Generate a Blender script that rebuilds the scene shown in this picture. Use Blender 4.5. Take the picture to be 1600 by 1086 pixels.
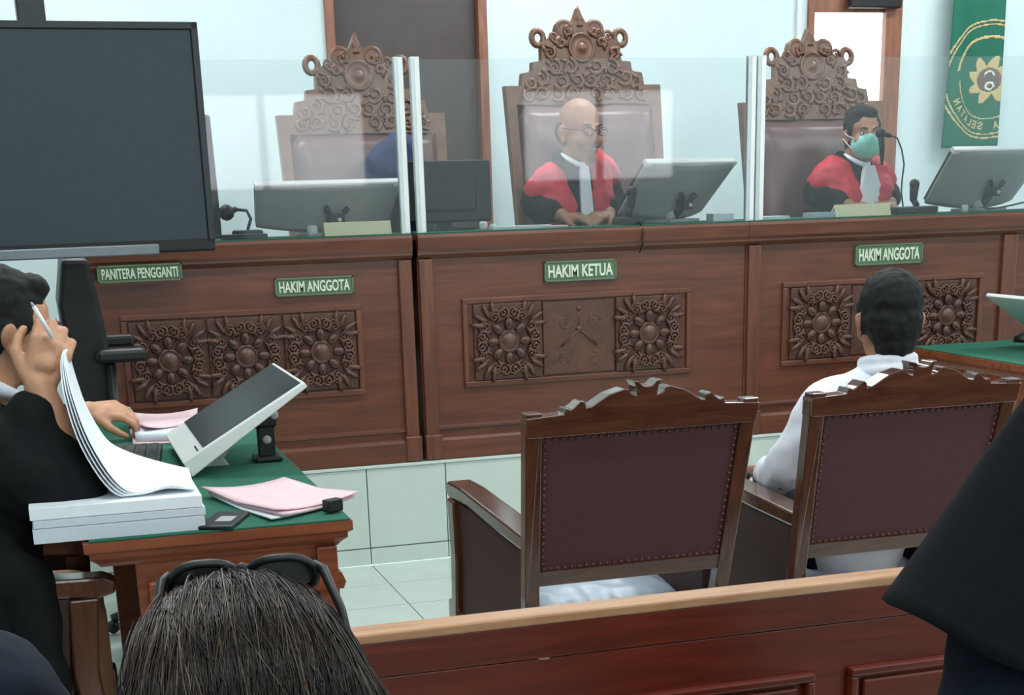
import bpy, bmesh, math, random
from mathutils import Vector, Matrix, Euler, noise
random.seed(7)
PI = math.pi
V = Vector
scene = bpy.context.scene
COL = scene.collection
for o in list(bpy.data.objects): bpy.data.objects.remove(o)

# ------------------------------------------------------------------ camera
FPX, CYP = 2348.0, 1066.0
PITCH, ROLL, YAW, EYE = math.radians(18.14), math.radians(1.72), math.radians(16.63), 1.40
cam_d = bpy.data.cameras.new('camera'); cam = bpy.data.objects.new('camera', cam_d); COL.objects.link(cam)
_fh = V((math.sin(YAW), math.cos(YAW), 0)); _r0 = V((math.cos(YAW), -math.sin(YAW), 0)); _z = V((0, 0, 1))
_f = math.cos(PITCH)*_fh - math.sin(PITCH)*_z; _u0 = math.sin(PITCH)*_fh + math.cos(PITCH)*_z
_r = math.cos(ROLL)*_r0 - math.sin(ROLL)*_u0; _u = math.sin(ROLL)*_r0 + math.cos(ROLL)*_u0
cam.matrix_world = Matrix(((_r.x, _u.x, -_f.x, 0), (_r.y, _u.y, -_f.y, 0), (_r.z, _u.z, -_f.z, EYE), (0, 0, 0, 1)))
cam_d.sensor_width = 36; cam_d.lens = FPX/1600*36; cam_d.shift_y = (CYP-543)/1600; cam_d.clip_start = 0.02
scene.camera = cam

# ------------------------------------------------------------------ world, exposure
w = bpy.data.worlds.new('world'); scene.world = w; w.use_nodes = True
w.node_tree.nodes['Background'].inputs[0].default_value = (0.80, 0.92, 1.0, 1)
w.node_tree.nodes['Background'].inputs[1].default_value = 1.6
vs = scene.view_settings
vs.view_transform = 'Standard'; vs.look = 'None'; vs.exposure = 0.28; vs.gamma = 1.0; vs.use_curve_mapping = False
LAMP_POWER = 18.5       # each ceiling tube fitting
LAMP_COLOR = (0.95, 0.985, 1.0)
WINDOW_GLOW = 4.2

# ------------------------------------------------------------------ materials
def _m(name):
    m = bpy.data.materials.new(name); m.use_nodes = True
    return m, m.node_tree, m.node_tree.nodes['Principled BSDF']
def srgb(r, g, b):
    f = lambda c: (c/255/12.92) if c/255 <= .04045 else ((c/255+.055)/1.055)**2.4
    return (f(r), f(g), f(b), 1)
def plain(name, col, rough=.5, var=.12, scale=30, bump=0, metal=0, spec=.5, coat=0, sheen=0):
    m, t, b = _m(name)
    n = t.nodes.new('ShaderNodeTexNoise'); n.inputs['Scale'].default_value = scale; n.inputs['Detail'].default_value = 4
    tc = t.nodes.new('ShaderNodeTexCoord'); t.links.new(tc.outputs['Object'], n.inputs['Vector'])
    r = t.nodes.new('ShaderNodeValToRGB'); c = srgb(*col)
    r.color_ramp.elements[0].position = .3; r.color_ramp.elements[1].position = .7
    r.color_ramp.elements[0].color = tuple(x*(1-var) for x in c[:3])+(1,); r.color_ramp.elements[1].color = tuple(min(1, x*(1+var)) for x in c[:3])+(1,)
    t.links.new(n.outputs['Fac'], r.inputs['Fac']); t.links.new(r.outputs['Color'], b.inputs['Base Color'])
    b.inputs['Roughness'].default_value = rough; b.inputs['Metallic'].default_value = metal
    b.inputs['Specular IOR Level'].default_value = spec; b.inputs['Coat Weight'].default_value = coat
    if sheen: b.inputs['Sheen Weight'].default_value = sheen
    if bump:
        bp = t.nodes.new('ShaderNodeBump'); bp.inputs['Strength'].default_value = bump; bp.inputs['Distance'].default_value = .004
        t.links.new(n.outputs['Fac'], bp.inputs['Height']); t.links.new(bp.outputs['Normal'], b.inputs['Normal'])
    return m
def wood(name, dark, light, stretch=(1.2, 14, 14), rough=.34, scale=3.0, coat=.25, crough=None):
    m, t, b = _m(name)
    tc = t.nodes.new('ShaderNodeTexCoord'); mp = t.nodes.new('ShaderNodeMapping'); mp.inputs['Scale'].default_value = stretch
    t.links.new(tc.outputs['Object'], mp.inputs['Vector'])
    n = t.nodes.new('ShaderNodeTexNoise'); n.inputs['Scale'].default_value = scale; n.inputs['Detail'].default_value = 7; n.inputs['Distortion'].default_value = .8
    t.links.new(mp.outputs['Vector'], n.inputs['Vector'])
    r = t.nodes.new('ShaderNodeValToRGB'); e = r.color_ramp.elements
    e[0].position = .28; e[0].color = srgb(*dark); e[1].position = .72; e[1].color = srgb(*light)
    t.links.new(n.outputs['Fac'], r.inputs['Fac']); t.links.new(r.outputs['Color'], b.inputs['Base Color'])
    bp = t.nodes.new('ShaderNodeBump'); bp.inputs['Strength'].default_value = .08; bp.inputs['Distance'].default_value = .003
    t.links.new(n.outputs['Fac'], bp.inputs['Height']); t.links.new(bp.outputs['Normal'], b.inputs['Normal'])
    b.inputs['Roughness'].default_value = rough; b.inputs['Coat Weight'].default_value = coat; b.inputs['Coat Roughness'].default_value = .25 if coat < .5 else .12
    return m
def emit(name, col, s):
    m = bpy.data.materials.new(name); m.use_nodes = True; t = m.node_tree; t.nodes.remove(t.nodes['Principled BSDF'])
    e = t.nodes.new('ShaderNodeEmission'); e.inputs[0].default_value = col; e.inputs[1].default_value = s
    t.links.new(e.outputs[0], t.nodes['Material Output'].inputs[0]); return m
def clear(name, tint, haze, ior=1.45):
    m = bpy.data.materials.new(name); m.use_nodes = True; t = m.node_tree; t.nodes.remove(t.nodes['Principled BSDF'])
    tr = t.nodes.new('ShaderNodeBsdfTransparent'); tr.inputs[0].default_value = tint
    gl = t.nodes.new('ShaderNodeBsdfGlossy'); gl.inputs['Roughness'].default_value = .03
    df = t.nodes.new('ShaderNodeBsdfDiffuse'); df.inputs[0].default_value = (.85, .9, .92, 1)
    fr = t.nodes.new('ShaderNodeFresnel'); fr.inputs[0].default_value = ior
    m1 = t.nodes.new('ShaderNodeMixShader'); m2 = t.nodes.new('ShaderNodeMixShader'); m1.inputs[0].default_value = haze
    t.links.new(tr.outputs[0], m1.inputs[1]); t.links.new(df.outputs[0], m1.inputs[2])
    t.links.new(fr.outputs[0], m2.inputs[0]); t.links.new(m1.outputs[0], m2.inputs[1]); t.links.new(gl.outputs[0], m2.inputs[2])
    t.links.new(m2.outputs[0], t.nodes['Material Output'].inputs[0]); return m

M = dict(
 wall=plain('wall_paint', (218, 236, 238), .7, .02, 6), ceil=plain('ceiling_paint', (235, 238, 236), .8, .02),
 tile=plain('cream_floor_tile', (205, 219, 211), .18, .03, 9, coat=.2), grout=plain('grout', (120, 122, 112), .9),
 bench=wood('bench_wood', (82, 46, 34), (114, 66, 46), (1.0, 10, 10)), benchv=wood('bench_wood_upright', (86, 50, 37), (118, 70, 51), (10, 10, 1.0)),
 carve=wood('carved_bench_wood', (70, 43, 33), (97, 61, 46), (6, 6, 6), .45),
 rail=wood('rail_wood', (84, 26, 14), (116, 42, 24), (1.2, 14, 14), .3), railtop=wood('rail_cap_sheen_and_chip', (170, 122, 88), (206, 160, 122), (1.2, 14, 14), .3),  # railtop: rail colour lightened to paint in reflected light; also tints the chip
 throne=wood('throne_wood', (92, 60, 43), (128, 86, 62), (5, 5, 5), .42), chair=wood('armchair_wood', (62, 34, 22), (96, 58, 40), (14, 14, 2), .20, 3.0, .8),
 chairh=wood('armchair_rail_wood', (64, 35, 23), (98, 60, 42), (2, 14, 14), .16, 3.0, .9),
 desk=wood('desk_wood', (102, 50, 28), (146, 80, 50), (1.2, 14, 14), .32), doorw=wood('door_frame_wood', (120, 74, 56), (160, 104, 80), (14, 14, 1.5), .4),
 doordark=plain('dark_door_leaf', (78, 70, 68), .5, .08, 8), leather=plain('brown_leather', (96, 70, 70), .38, .1, 60, .2),
 maroon=plain('maroon_upholstery', (76, 37, 43), .62, .12, 220, .15), maroondk=plain('dark_maroon_side', (62, 40, 39), .6, .1, 200, .1),
 brass=plain('aged_brass_nail', (92, 62, 50), .45, .1, metal=.4), cushion=plain('pale_plastic_cushion', (176, 190, 204), .35, .08, 20, .25),
 felt=plain('green_felt', (24, 96, 74), .9, .14, 300, .2), signg=plain('sign_green', (82, 112, 88), .5, .08), signl=plain('sign_lettering', (214, 224, 200), .5, .03),
 signf=plain('sign_rim', (98, 122, 92), .5, .05), alu=plain('aluminium_post', (196, 206, 208), .35, .05, metal=.55), gap=plain('dark_gap', (22, 18, 16), .8),
 acrylic=clear('clear_acrylic', (.965, .98, .985, 1), .022), white=plain('white_plastic', (226, 230, 228), .35, .02), pale=plain('pale_grey_plastic', (168, 172, 170), .4, .04),
 monback=plain('monitor_back_grey', (150, 153, 152), .42, .04), black=plain('black_plastic', (17, 20, 23), .45, .1), screen=plain('dark_screen', (34, 42, 46), .32, .05, spec=.45),
 tvs=plain('television_screen', (46, 62, 70), .5, .05), silver=plain('silver_trim', (120, 128, 132), .35, .05, metal=.6),
 yellow=plain('cream_yellow_card', (252, 244, 204), .6, .03), paper=plain('white_paper', (232, 238, 244), .8, .03, 40), pageedge=plain('page_edge', (205, 212, 222), .85, .06, 400),
 pink=plain('pink_paper', (232, 198, 204), .8, .04), skin=plain('skin_tan', (190, 140, 108), .5, .06, 40), skindk=plain('skin_brown', (160, 112, 86), .5, .07, 40),
 hairb=plain('black_hair', (16, 18, 19), .7, .3, 260, .4, spec=.3), blackrobe=plain('black_robe', (11, 14, 17), .85, .2, 40, .3, spec=.25),
 red=plain('red_robe', (206, 40, 62), .6, .1, 40, .2), jabot=plain('white_jabot', (232, 238, 244), .7, .03), mask=plain('green_surgical_mask', (150, 222, 206), .7, .04),
 shirt=plain('white_shirt', (226, 230, 240), .75, .03, 30, .2), navy=plain('navy_cloth', (16, 24, 38), .85, .2, 40, .3, spec=.25), blue=plain('blue_cloth', (48, 56, 96), .8, .15, 30, .3),
 scarf=plain('black_headscarf', (11, 14, 18), .88, .2, 50, .25, spec=.2), flag=plain('flag_green', (28, 104, 84), .8, .1, 200), gold=plain('flag_gold', (196, 176, 128), .7, .08, 60),
 brown=plain('emblem_brown', (112, 92, 92), .7, .1), eye=plain('eye_white', (215, 210, 205), .3, .02), iris=plain('dark_iris', (28, 20, 16), .3), lip=plain('lip', (140, 84, 74), .5),
 brow=plain('grey_brown_brow', (60, 50, 46), .8), lens=clear('tinted_sunglass_lens', (.66, .58, .58, 1), .12), tube=emit('fluorescent_tube', (.93, .98, 1, 1), 9.0),
 sky=emit('bright_daylight_pane', (.96, 1, .98, 1), 2.2), glow=emit('daylight_window_pane', (.92, .97, 1, 1), WINDOW_GLOW), clearpl=plain('small_white_bits', (220, 226, 226), .5), cable=plain('cable_grey', (60, 66, 66), .5),
)
def hair_strand_mat():
    m, t, b = _m('dark_hair_strands')
    g = t.nodes.new('ShaderNodeNewGeometry'); r = t.nodes.new('ShaderNodeValToRGB'); e = r.color_ramp.elements
    e[0].position = 0; e[0].color = srgb(22, 20, 19); e[1].position = 1; e[1].color = srgb(122, 106, 94)
    x = e.new(.5); x.color = srgb(36, 31, 28); x = e.new(.85); x.color = srgb(76, 56, 46)
    t.links.new(g.outputs['Random Per Island'], r.inputs[0]); t.links.new(r.outputs[0], b.inputs['Base Color'])
    b.inputs['Roughness'].default_value = .38; return m
M['strand'] = hair_strand_mat()

# ------------------------------------------------------------------ helpers
def finish(name, bm, mat, parent=None, smooth=False, bevel=0, loc=None):
    me = bpy.data.meshes.new(name)
    bmesh.ops.recalc_face_normals(bm, faces=bm.faces)
    bm.to_mesh(me); bm.free()
    if smooth:
        for p in me.polygons: p.use_smooth = True
    return link(name, me, mat, parent, bevel, loc)
def link(name, me, mat, parent=None, bevel=0, loc=None):
    o = bpy.data.objects.new(name, me); COL.objects.link(o)
    if mat and not me.materials: me.materials.append(M[mat] if isinstance(mat, str) else mat)
    if parent: o.parent = parent
    if loc is not None: o.location = loc
    if bevel:
        b = o.modifiers.new('bevel', 'BEVEL'); b.width = bevel; b.segments = 2; b.limit_method = 'ANGLE'
    return o
def share(src, parent, loc=(0, 0, 0), rot=(0, 0, 0), scale=(1, 1, 1)):
    o = src.copy(); COL.objects.link(o); o.parent = parent; o.location = loc; o.rotation_euler = rot; o.scale = scale; return o
def tag(o, label, cat, group=None):
    o['label'] = label; o['category'] = cat
    if group: o['group'] = group
    return o
def thing(name, label, cat, loc=(0, 0, 0), rz=0, group=None):
    o = bpy.data.objects.new(name, None); COL.objects.link(o); o.location = loc; o.rotation_euler = (0, 0, rz); o.empty_display_size = .1
    return tag(o, label, cat, group)
def struct(o): o['kind'] = 'structure'; return o
def box(bm, x0, x1, y0, y1, z0, z1, mat=None):
    v = [bm.verts.new((x, y, z)) for x in (x0, x1) for y in (y0, y1) for z in (z0, z1)]
    if mat is not None:
        for q in v: q.co = mat @ q.co
    for f in ((0, 1, 3, 2), (4, 6, 7, 5), (0, 4, 5, 1), (2, 3, 7, 6), (0, 2, 6, 4), (1, 5, 7, 3)): bm.faces.new([v[i] for i in f])
    return v
def bx(name, mat, parent, x0, x1, y0, y1, z0, z1, bevel=.004, m=None):
    bm = bmesh.new(); box(bm, x0, x1, y0, y1, z0, z1, m); return finish(name, bm, mat, parent, False, bevel)
def prism(bm, pts, fa, fb):
    """pts: 2-D outline; fa/fb map (u,v) to the two end faces"""
    a = [bm.verts.new(fa(u, v)) for u, v in pts]; b = [bm.verts.new(fb(u, v)) for u, v in pts]
    n = len(pts); bm.faces.new(a); bm.faces.new(b[::-1])
    for i in range(n): bm.faces.new((a[i], b[i], b[(i+1) % n], a[(i+1) % n]))
def prismY(bm, pts, y0, y1): prism(bm, pts, lambda u, v: (u, y0, v), lambda u, v: (u, y1, v))
def prismX(bm, pts, x0, x1): prism(bm, pts, lambda u, v: (x0, u, v), lambda u, v: (x1, u, v))
def prismZ(bm, pts, z0, z1): prism(bm, pts, lambda u, v: (u, v, z0), lambda u, v: (u, v, z1))
def tube(bm, pts, r, n=8, close=False):
    pts = [V(p) for p in pts]; rs = r if isinstance(r, (list, tuple)) else [r]*len(pts); rings = []
    up = None
    for i, p in enumerate(pts):
        if close: t = pts[(i+1) % len(pts)]-pts[i-1]
        else: t = pts[min(i+1, len(pts)-1)]-pts[max(i-1, 0)]
        if t.length < 1e-9: t = V((0, 0, 1))
        t.normalize()
        if up is None: up = t.orthogonal().normalized()
        else:
            up = (up - t*up.dot(t)); up = up.normalized() if up.length > 1e-6 else t.orthogonal().normalized()
        s = t.cross(up); rings.append([bm.verts.new(p+(up*math.cos(2*PI*k/n)+s*math.sin(2*PI*k/n))*rs[i]) for k in range(n)])
    m = len(rings)
    for i in range(m if close else m-1):
        A, B = rings[i], rings[(i+1) % m]
        for k in range(n): bm.faces.new((A[k], A[(k+1) % n], B[(k+1) % n], B[k]))
    if not close:
        bm.faces.new(rings[0][::-1]); bm.faces.new(rings[-1])
def lathe(bm, prof, c=(0, 0, 0), n=16, axis='Z'):
    c = V(c); rings = []
    for r, h in prof:
        ring = []
        for k in range(n):
            a = 2*PI*k/n; x, y = r*math.cos(a), r*math.sin(a)
            q = V((x, y, h)) if axis == 'Z' else (V((x, -h, y)) if axis == 'Y' else V((h, x, y)))
            ring.append(bm.verts.new(c+q))
        rings.append(ring)
    for A, B in zip(rings, rings[1:]):
        for k in range(n): bm.faces.new((A[k], A[(k+1) % n], B[(k+1) % n], B[k]))
    bm.faces.new(rings[0][::-1]); bm.faces.new(rings[-1])
def ell(bm, c, r, rot=None, sub=2):
    m = Matrix.Translation(c) @ (rot.to_matrix().to_4x4() if rot else Matrix.Identity(4)) @ Matrix.Diagonal((*((r, r, r) if isinstance(r, (int, float)) else r), 1))
    bmesh.ops.create_icosphere(bm, subdivisions=sub, radius=1, matrix=m)
def cap(bm, a, ra, b, rb, sub=2):
    """tapered capsule"""
    t = bmesh.new()
    for c, r in ((a, ra), (b, rb)): bmesh.ops.create_icosphere(t, subdivisions=sub, radius=r, matrix=Matrix.Translation(c))
    res = bmesh.ops.convex_hull(t, input=t.verts)
    junk = list({g for g in res['geom_interior'] + res['geom_unused'] if isinstance(g, bmesh.types.BMVert)})
    bmesh.ops.delete(t, geom=junk, context='VERTS')
    me = bpy.data.meshes.new('tmp'); t.to_mesh(me); t.free(); bm.from_mesh(me); bpy.data.meshes.remove(me)
def chain(bm, pts, sub=2):
    for (a, ra), (b, rb) in zip(pts, pts[1:]): cap(bm, V(a), ra, V(b), rb, sub)
def blob(name, bm, mat, parent, voxel=.008, smooth=6, xf=None, wrinkle=0, wscale=8):
    """overlapping closed shapes fused into one continuous surface"""
    if xf is not None: bmesh.ops.transform(bm, matrix=xf, verts=bm.verts)
    me = bpy.data.meshes.new('tmp'); bm.to_mesh(me); bm.free()
    o = bpy.data.objects.new('tmp', me); COL.objects.link(o)
    r = o.modifiers.new('r', 'REMESH'); r.mode = 'VOXEL'; r.voxel_size = voxel
    if smooth:
        s = o.modifiers.new('s', 'SMOOTH'); s.iterations = smooth; s.factor = .5
    dg = bpy.context.evaluated_depsgraph_get()
    new = bpy.data.meshes.new_from_object(o.evaluated_get(dg)); bpy.data.objects.remove(o); bpy.data.meshes.remove(me)
    new.name = name
    if wrinkle:
        ns = [v.normal.copy() for v in new.vertices]
        for v, nn in zip(new.vertices, ns): v.co += nn*wrinkle*noise.noise(v.co*wscale)
    for p in new.polygons: p.use_smooth = True
    return link(name, new, mat, parent)
def text_mesh(txt, width, height, bold=.012):
    cu = bpy.data.curves.new('txt', 'FONT'); cu.body = txt; cu.align_x = 'CENTER'; cu.align_y = 'CENTER'; cu.offset = bold; cu.extrude = .02
    o = bpy.data.objects.new('txt', cu); COL.objects.link(o); dg = bpy.context.evaluated_depsgraph_get()
    me = bpy.data.meshes.new_from_object(o.evaluated_get(dg)); bpy.data.objects.remove(o)
    xs = [v.co.x for v in me.vertices]; ys = [v.co.y for v in me.vertices]; zs = [v.co.z for v in me.vertices]
    cx, cy = (max(xs)+min(xs))/2, (max(ys)+min(ys))/2
    for v in me.vertices:
        v.co = V(((v.co.x-cx)/(max(xs)-min(xs))*width, (v.co.y-cy)/(max(ys)-min(ys))*height, (v.co.z-min(zs))/(max(zs)-min(zs))*.003))
    me.materials.clear(); return me

# ================================================================== SETTING
X0, X1, Y0, Y1, ZC = -2.2, 6.6, -2.0, 7.6, 3.2
YB, ZP, ZT = 5.733, 0.395, 1.25          # bench front, platform height, bench top
TS = .318                                  # tile module
floor = struct(bx('floor', 'grout', None, X0, X1, Y0, YB, -.05, -.003, 0))
tile0 = None
for i in range(-5, 12):
    for j in range(0, 13):
        x = 1.146 + i*TS; y = YB - (j+1)*TS
        if tile0 is None: tile0 = t = bx('floor_tile', 'tile', floor, .002, TS-.002, .002, TS-.002, -.01, 0, 0)
        else: t = share(tile0, floor)
        t.location = (x, y, 0)
plat = struct(bx('platform', 'grout', None, X0, X1, YB+.01, Y1, 0, ZP-.012, 0))
r0 = r1 = None
for i in range(-5, 14):
    x = 1.146+i*TS
    if r0 is None:
        r0 = a = bx('riser_tile', 'tile', plat, .002, TS-.002, YB, YB+.012, .070, ZP-.014, .0015)
        r1 = b = bx('skirting_tile', 'tile', plat, .002, TS-.002, YB-.001, YB+.012, .001, .066, 0)
    else: a = share(r0, plat); b = share(r1, plat)
    a.location.x = x; b.location.x = x
bx('edge_tile', 'tile', plat, X0, X1, YB-.006, YB+.3, ZP-.012, ZP, .002)
# walls
DX0, DX1, DZ = 1.447, 2.240, 2.75
WX0, WX1 = 3.965, 4.51
bm = bmesh.new()
for a in ((X0, DX0, ZP, ZC), (DX1, WX0, ZP, ZC), (WX1, X1, ZP, ZC), (DX0, DX1, DZ, ZC), (WX0, WX1, 2.62, ZC)): box(bm, a[0], a[1], Y1, Y1+.15, a[2]-.4 if a[2] == ZP else a[2], a[3])
struct(finish('wall_back', bm, 'wall'))
struct(bx('wall_left', 'wall', None, X0-.15, X0, Y0, Y1, -.05, ZC, 0))
struct(bx('wall_right', 'wall', None, X1, X1+.15, Y0, Y1, -.05, ZC, 0))
bm = bmesh.new()
FW = [(.2, 2.9), (4.3, 5.8)]; FZ0, FZ1 = 1.44, 2.25
for a in ((X0, .2, 0, ZC), (2.9, 4.3, 0, ZC), (5.8, X1, 0, ZC)): box(bm, a[0], a[1], Y0-.15, Y0, a[2]-.05, a[3])
for a, b in FW: box(bm, a, b, Y0-.15, Y0, -.05, FZ0); box(bm, a, b, Y0-.15, Y0, FZ1, ZC)
struct(finish('wall_front', bm, 'wall'))
struct(bx('ceiling', 'ceil', None, X0-.15, X1+.15, Y0-.15, Y1+.15, ZC, ZC+.1, 0))
struct(bx('trim_1', 'white', None, 3.90, 3.925, Y1-.02, Y1, ZP, ZC, .004))
for k, (a, b) in enumerate(FW):
    wn = bpy.data.objects.new('window_%d' % (k+1), None); COL.objects.link(wn); struct(wn); wn.location = (a, Y0, FZ0)
    n = max(1, round((b-a)/.9)); s = (b-a)/n
    for i in range(n):
        bx('pane', 'glow', wn, i*s+.03, (i+1)*s-.03, -.09, -.08, .03, FZ1-FZ0-.03, 0)
    for i in range(n+1): bx('mullion', 'doorw', wn, max(0, i*s-.03), min(b-a, i*s+.03), -.12, -.04, 0, FZ1-FZ0, .003)
    for z in (0, FZ1-FZ0-.03): bx('window_rail', 'doorw', wn, 0, b-a, -.118, -.042, z, z+.03, .003)
# door with dark leaf
d1 = bpy.data.objects.new('door_1', None); COL.objects.link(d1); struct(d1); d1.location = ((DX0+DX1)/2, Y1, ZP)
hw = (DX1-DX0)/2
for s in (-1, 1): bx('door_jamb', 'doorw', d1, s*hw-(.045 if s > 0 else 0), s*hw+(.045 if s < 0 else 0), -.02, .14, 0, DZ-ZP, .004)
bx('door_lintel', 'doorw', d1, -hw, hw, -.02, .14, DZ-ZP-.045, DZ-ZP, .004)
bx('door_leaf', 'doordark', d1, -hw+.045, hw-.045, .04, .08, 0, DZ-ZP-.045, .003)
# glazed door at right
d2 = bpy.data.objects.new('door_2', None); COL.objects.link(d2); struct(d2); d2.location = (WX0, Y1, ZP)
W2, H2 = WX1-WX0, 2.62-ZP
bx('door_jamb', 'doorw', d2, 0, .035, -.02, .14, 0, H2, .004)
bx('door_jamb', 'doorw', d2, W2-.095, W2, -.02, .14, 0, H2, .004)
bx('door_lintel', 'doorw', d2, 0, W2, -.02, .14, H2-.06, H2, .004)
bx('door_head_rail', 'doorw', d2, .035, W2-.095, 0, .05, 2.225-ZP, H2-.06, .004)
bx('door_lower_panel', 'doorw', d2, .035, W2-.095, 0, .05, 0, 1.79-ZP, .004)
bx('pane', 'sky', d2, .035, W2-.095, .02, .028, 1.79-ZP, 2.225-ZP, 0)
bx('door_closer', 'black', d2, .215, W2-.035, -.07, -.021, 2.24-ZP, 2.31-ZP, .008)

# ceiling lights
for k, (x, y) in enumerate([(x, y) for x in (.2, 2.5, 4.8) for y in (-.4, 2.2, 4.6, 6.6)]):
    side = ('left', 'middle', 'right')[k//4]; row = ('gallery', 'rail', 'bench front', 'judge seat')[k % 4]
    t = thing('ceiling_light', 'white tube light on the %s of the ceiling over the %s' % (side, row), 'ceiling light', (x, y, ZC), 0, 'ceiling tube lights')
    bx('housing', 'white', t, -.6, .6, -.09, .09, -.05, 0, .006)
    for s in (-.045, .045):
        bm = bmesh.new(); tube(bm, [(-.56, s, -.066), (.56, s, -.066)], .014, 10); finish('tube_lamp', bm, 'tube', t, True)
    ld = bpy.data.lights.new('ceiling_tube_light', 'AREA'); ld.shape = 'RECTANGLE'; ld.size = 1.15; ld.size_y = .16; ld.energy = LAMP_POWER*(.85, 1.0, 1.25, 1.02)[k % 4]; ld.color = LAMP_COLOR
    lo = bpy.data.objects.new('tube_glow', ld); COL.objects.link(lo); lo.parent = t; lo.location = (0, 0, -.085)

# ================================================================== JUDGES' BENCH
def swirl(bm, c, r, a0, turns, thick, y, n=14):
    pts = []
    for i in range(n):
        t = i/(n-1); a = a0+turns*2*PI*t; rr = r*(1-.78*t); pts.append((c[0]+rr*math.cos(a), y, c[1]+rr*math.sin(a)))
    tube(bm, pts, [thick*(1-.4*i/(n-1)) for i in range(n)], 6)
CARVE = {}
def carve_proto():
    S = .14
    bm = bmesh.new(); lathe(bm, [(.046, 0), (.046, .008), (.036, .010), (.034, .007), (.026, .016), (.012, .021)], n=16, axis='Y'); CARVE['rosette'] = finish('rosette', bm, 'carve', None, True).data
    bm = bmesh.new(); ell(bm, (0, -.006, .066), (.018, .010, .026), None, 2); ell(bm, (0, -.012, .070), (.006, .008, .016), None, 1); CARVE['petal'] = finish('petal', bm, 'carve', None, True).data
    bm = bmesh.new()
    for a in (-.5, -.2, .2, .5):
        ell(bm, (a*.075, -.006, .118+.014*math.cos(a*3)), (.010, .008, .034), Euler((0, a*1.3, 0)), 1)
    swirl(bm, (-.03, .10), .02, 0, 1.3, .005, -.006); swirl(bm, (.03, .10), .02, PI, -1.3, .005, -.006)
    CARVE['leaf'] = finish('leaf', bm, 'carve', None, True).data
    bm = bmesh.new()
    swirl(bm, (-.018, .112), .022, -PI/2, 1.4, .006, -.006); swirl(bm, (.018, .112), .022, -PI/2, -1.4, .006, -.006); ell(bm, (0, -.006, .105), (.008, .007, .026), None, 1)
    CARVE['scroll'] = finish('scroll', bm, 'carve', None, True).data
    for o in list(COL.objects):
        if o.type == 'MESH' and o.data in CARVE.values(): bpy.data.objects.remove(o)
carve_proto()
def carved_square(parent, cx, cz, y, half):
    p = bx('carved_panel', 'carve', parent, -half, half, 0, .02, -half*1.04, half*1.04, .003); p.location = (cx, y, cz)
    k = half/.14
    def add(nm, rot, sc=1):
        o = bpy.data.objects.new(nm, CARVE[nm]); COL.objects.link(o); o.parent = p; o.rotation_euler = (0, rot, 0); o.scale = (k*sc, 1.3, k*sc); o.location = (0, -.001, 0)
    add('rosette', 0)
    for i in range(8): add('petal', i*PI/4)
    for i in range(4): add('leaf', PI/4+i*PI/2, 1.12); add('scroll', i*PI/2); add('scroll', PI/8+i*PI/2, .96); add('scroll', -PI/8+i*PI/2, .96)
def moulding(name, parent, pts, x0, x1, mat='bench'):
    bm = bmesh.new(); prismX(bm, pts, x0, x1); return finish(name, bm, mat, parent)
def frame4(parent, x0, x1, z0, z1, y, t=.022, d=.014):
    bx('panel_moulding', 'bench', parent, x0-t, x1+t, y-d, y+.004, z1, z1+t, .004); bx('panel_moulding', 'bench', parent, x0-t, x1+t, y-d, y+.004, z0-t, z0, .004)
    bx('panel_moulding', 'benchv', parent, x0-t, x0, y-d, y+.004, z0, z1, .004); bx('panel_moulding', 'benchv', parent, x1, x1+t, y-d, y+.004, z0, z1, .004)
def sign(parent, txt, x0, x1, z0, z1, y):
    s = bx('name_sign', 'signg', parent, x0, x1, y-.012, y, z0, z1, .002); s['label'] = 'green sign with pale lettering %s' % txt
    t = .005
    bm = bmesh.new()
    for a in ((x0, x1, z1-t, z1), (x0, x1, z0, z0+t), (x0, x0+t, z0, z1), (x1-t, x1, z0, z1)): box(bm, a[0], a[1], y-.015, y-.011, a[2], a[3])
    finish('sign_rim', bm, 'signf', s)
    me = text_mesh(txt, (x1-x0)*.90, (z1-z0)*.62, .022); o = link('sign_lettering', me, 'signl', s)
    o.location = ((x0+x1)/2, y-.0122, (z0+z1)/2); o.rotation_euler = (PI/2, 0, 0)
FACE = YB+.030
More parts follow.
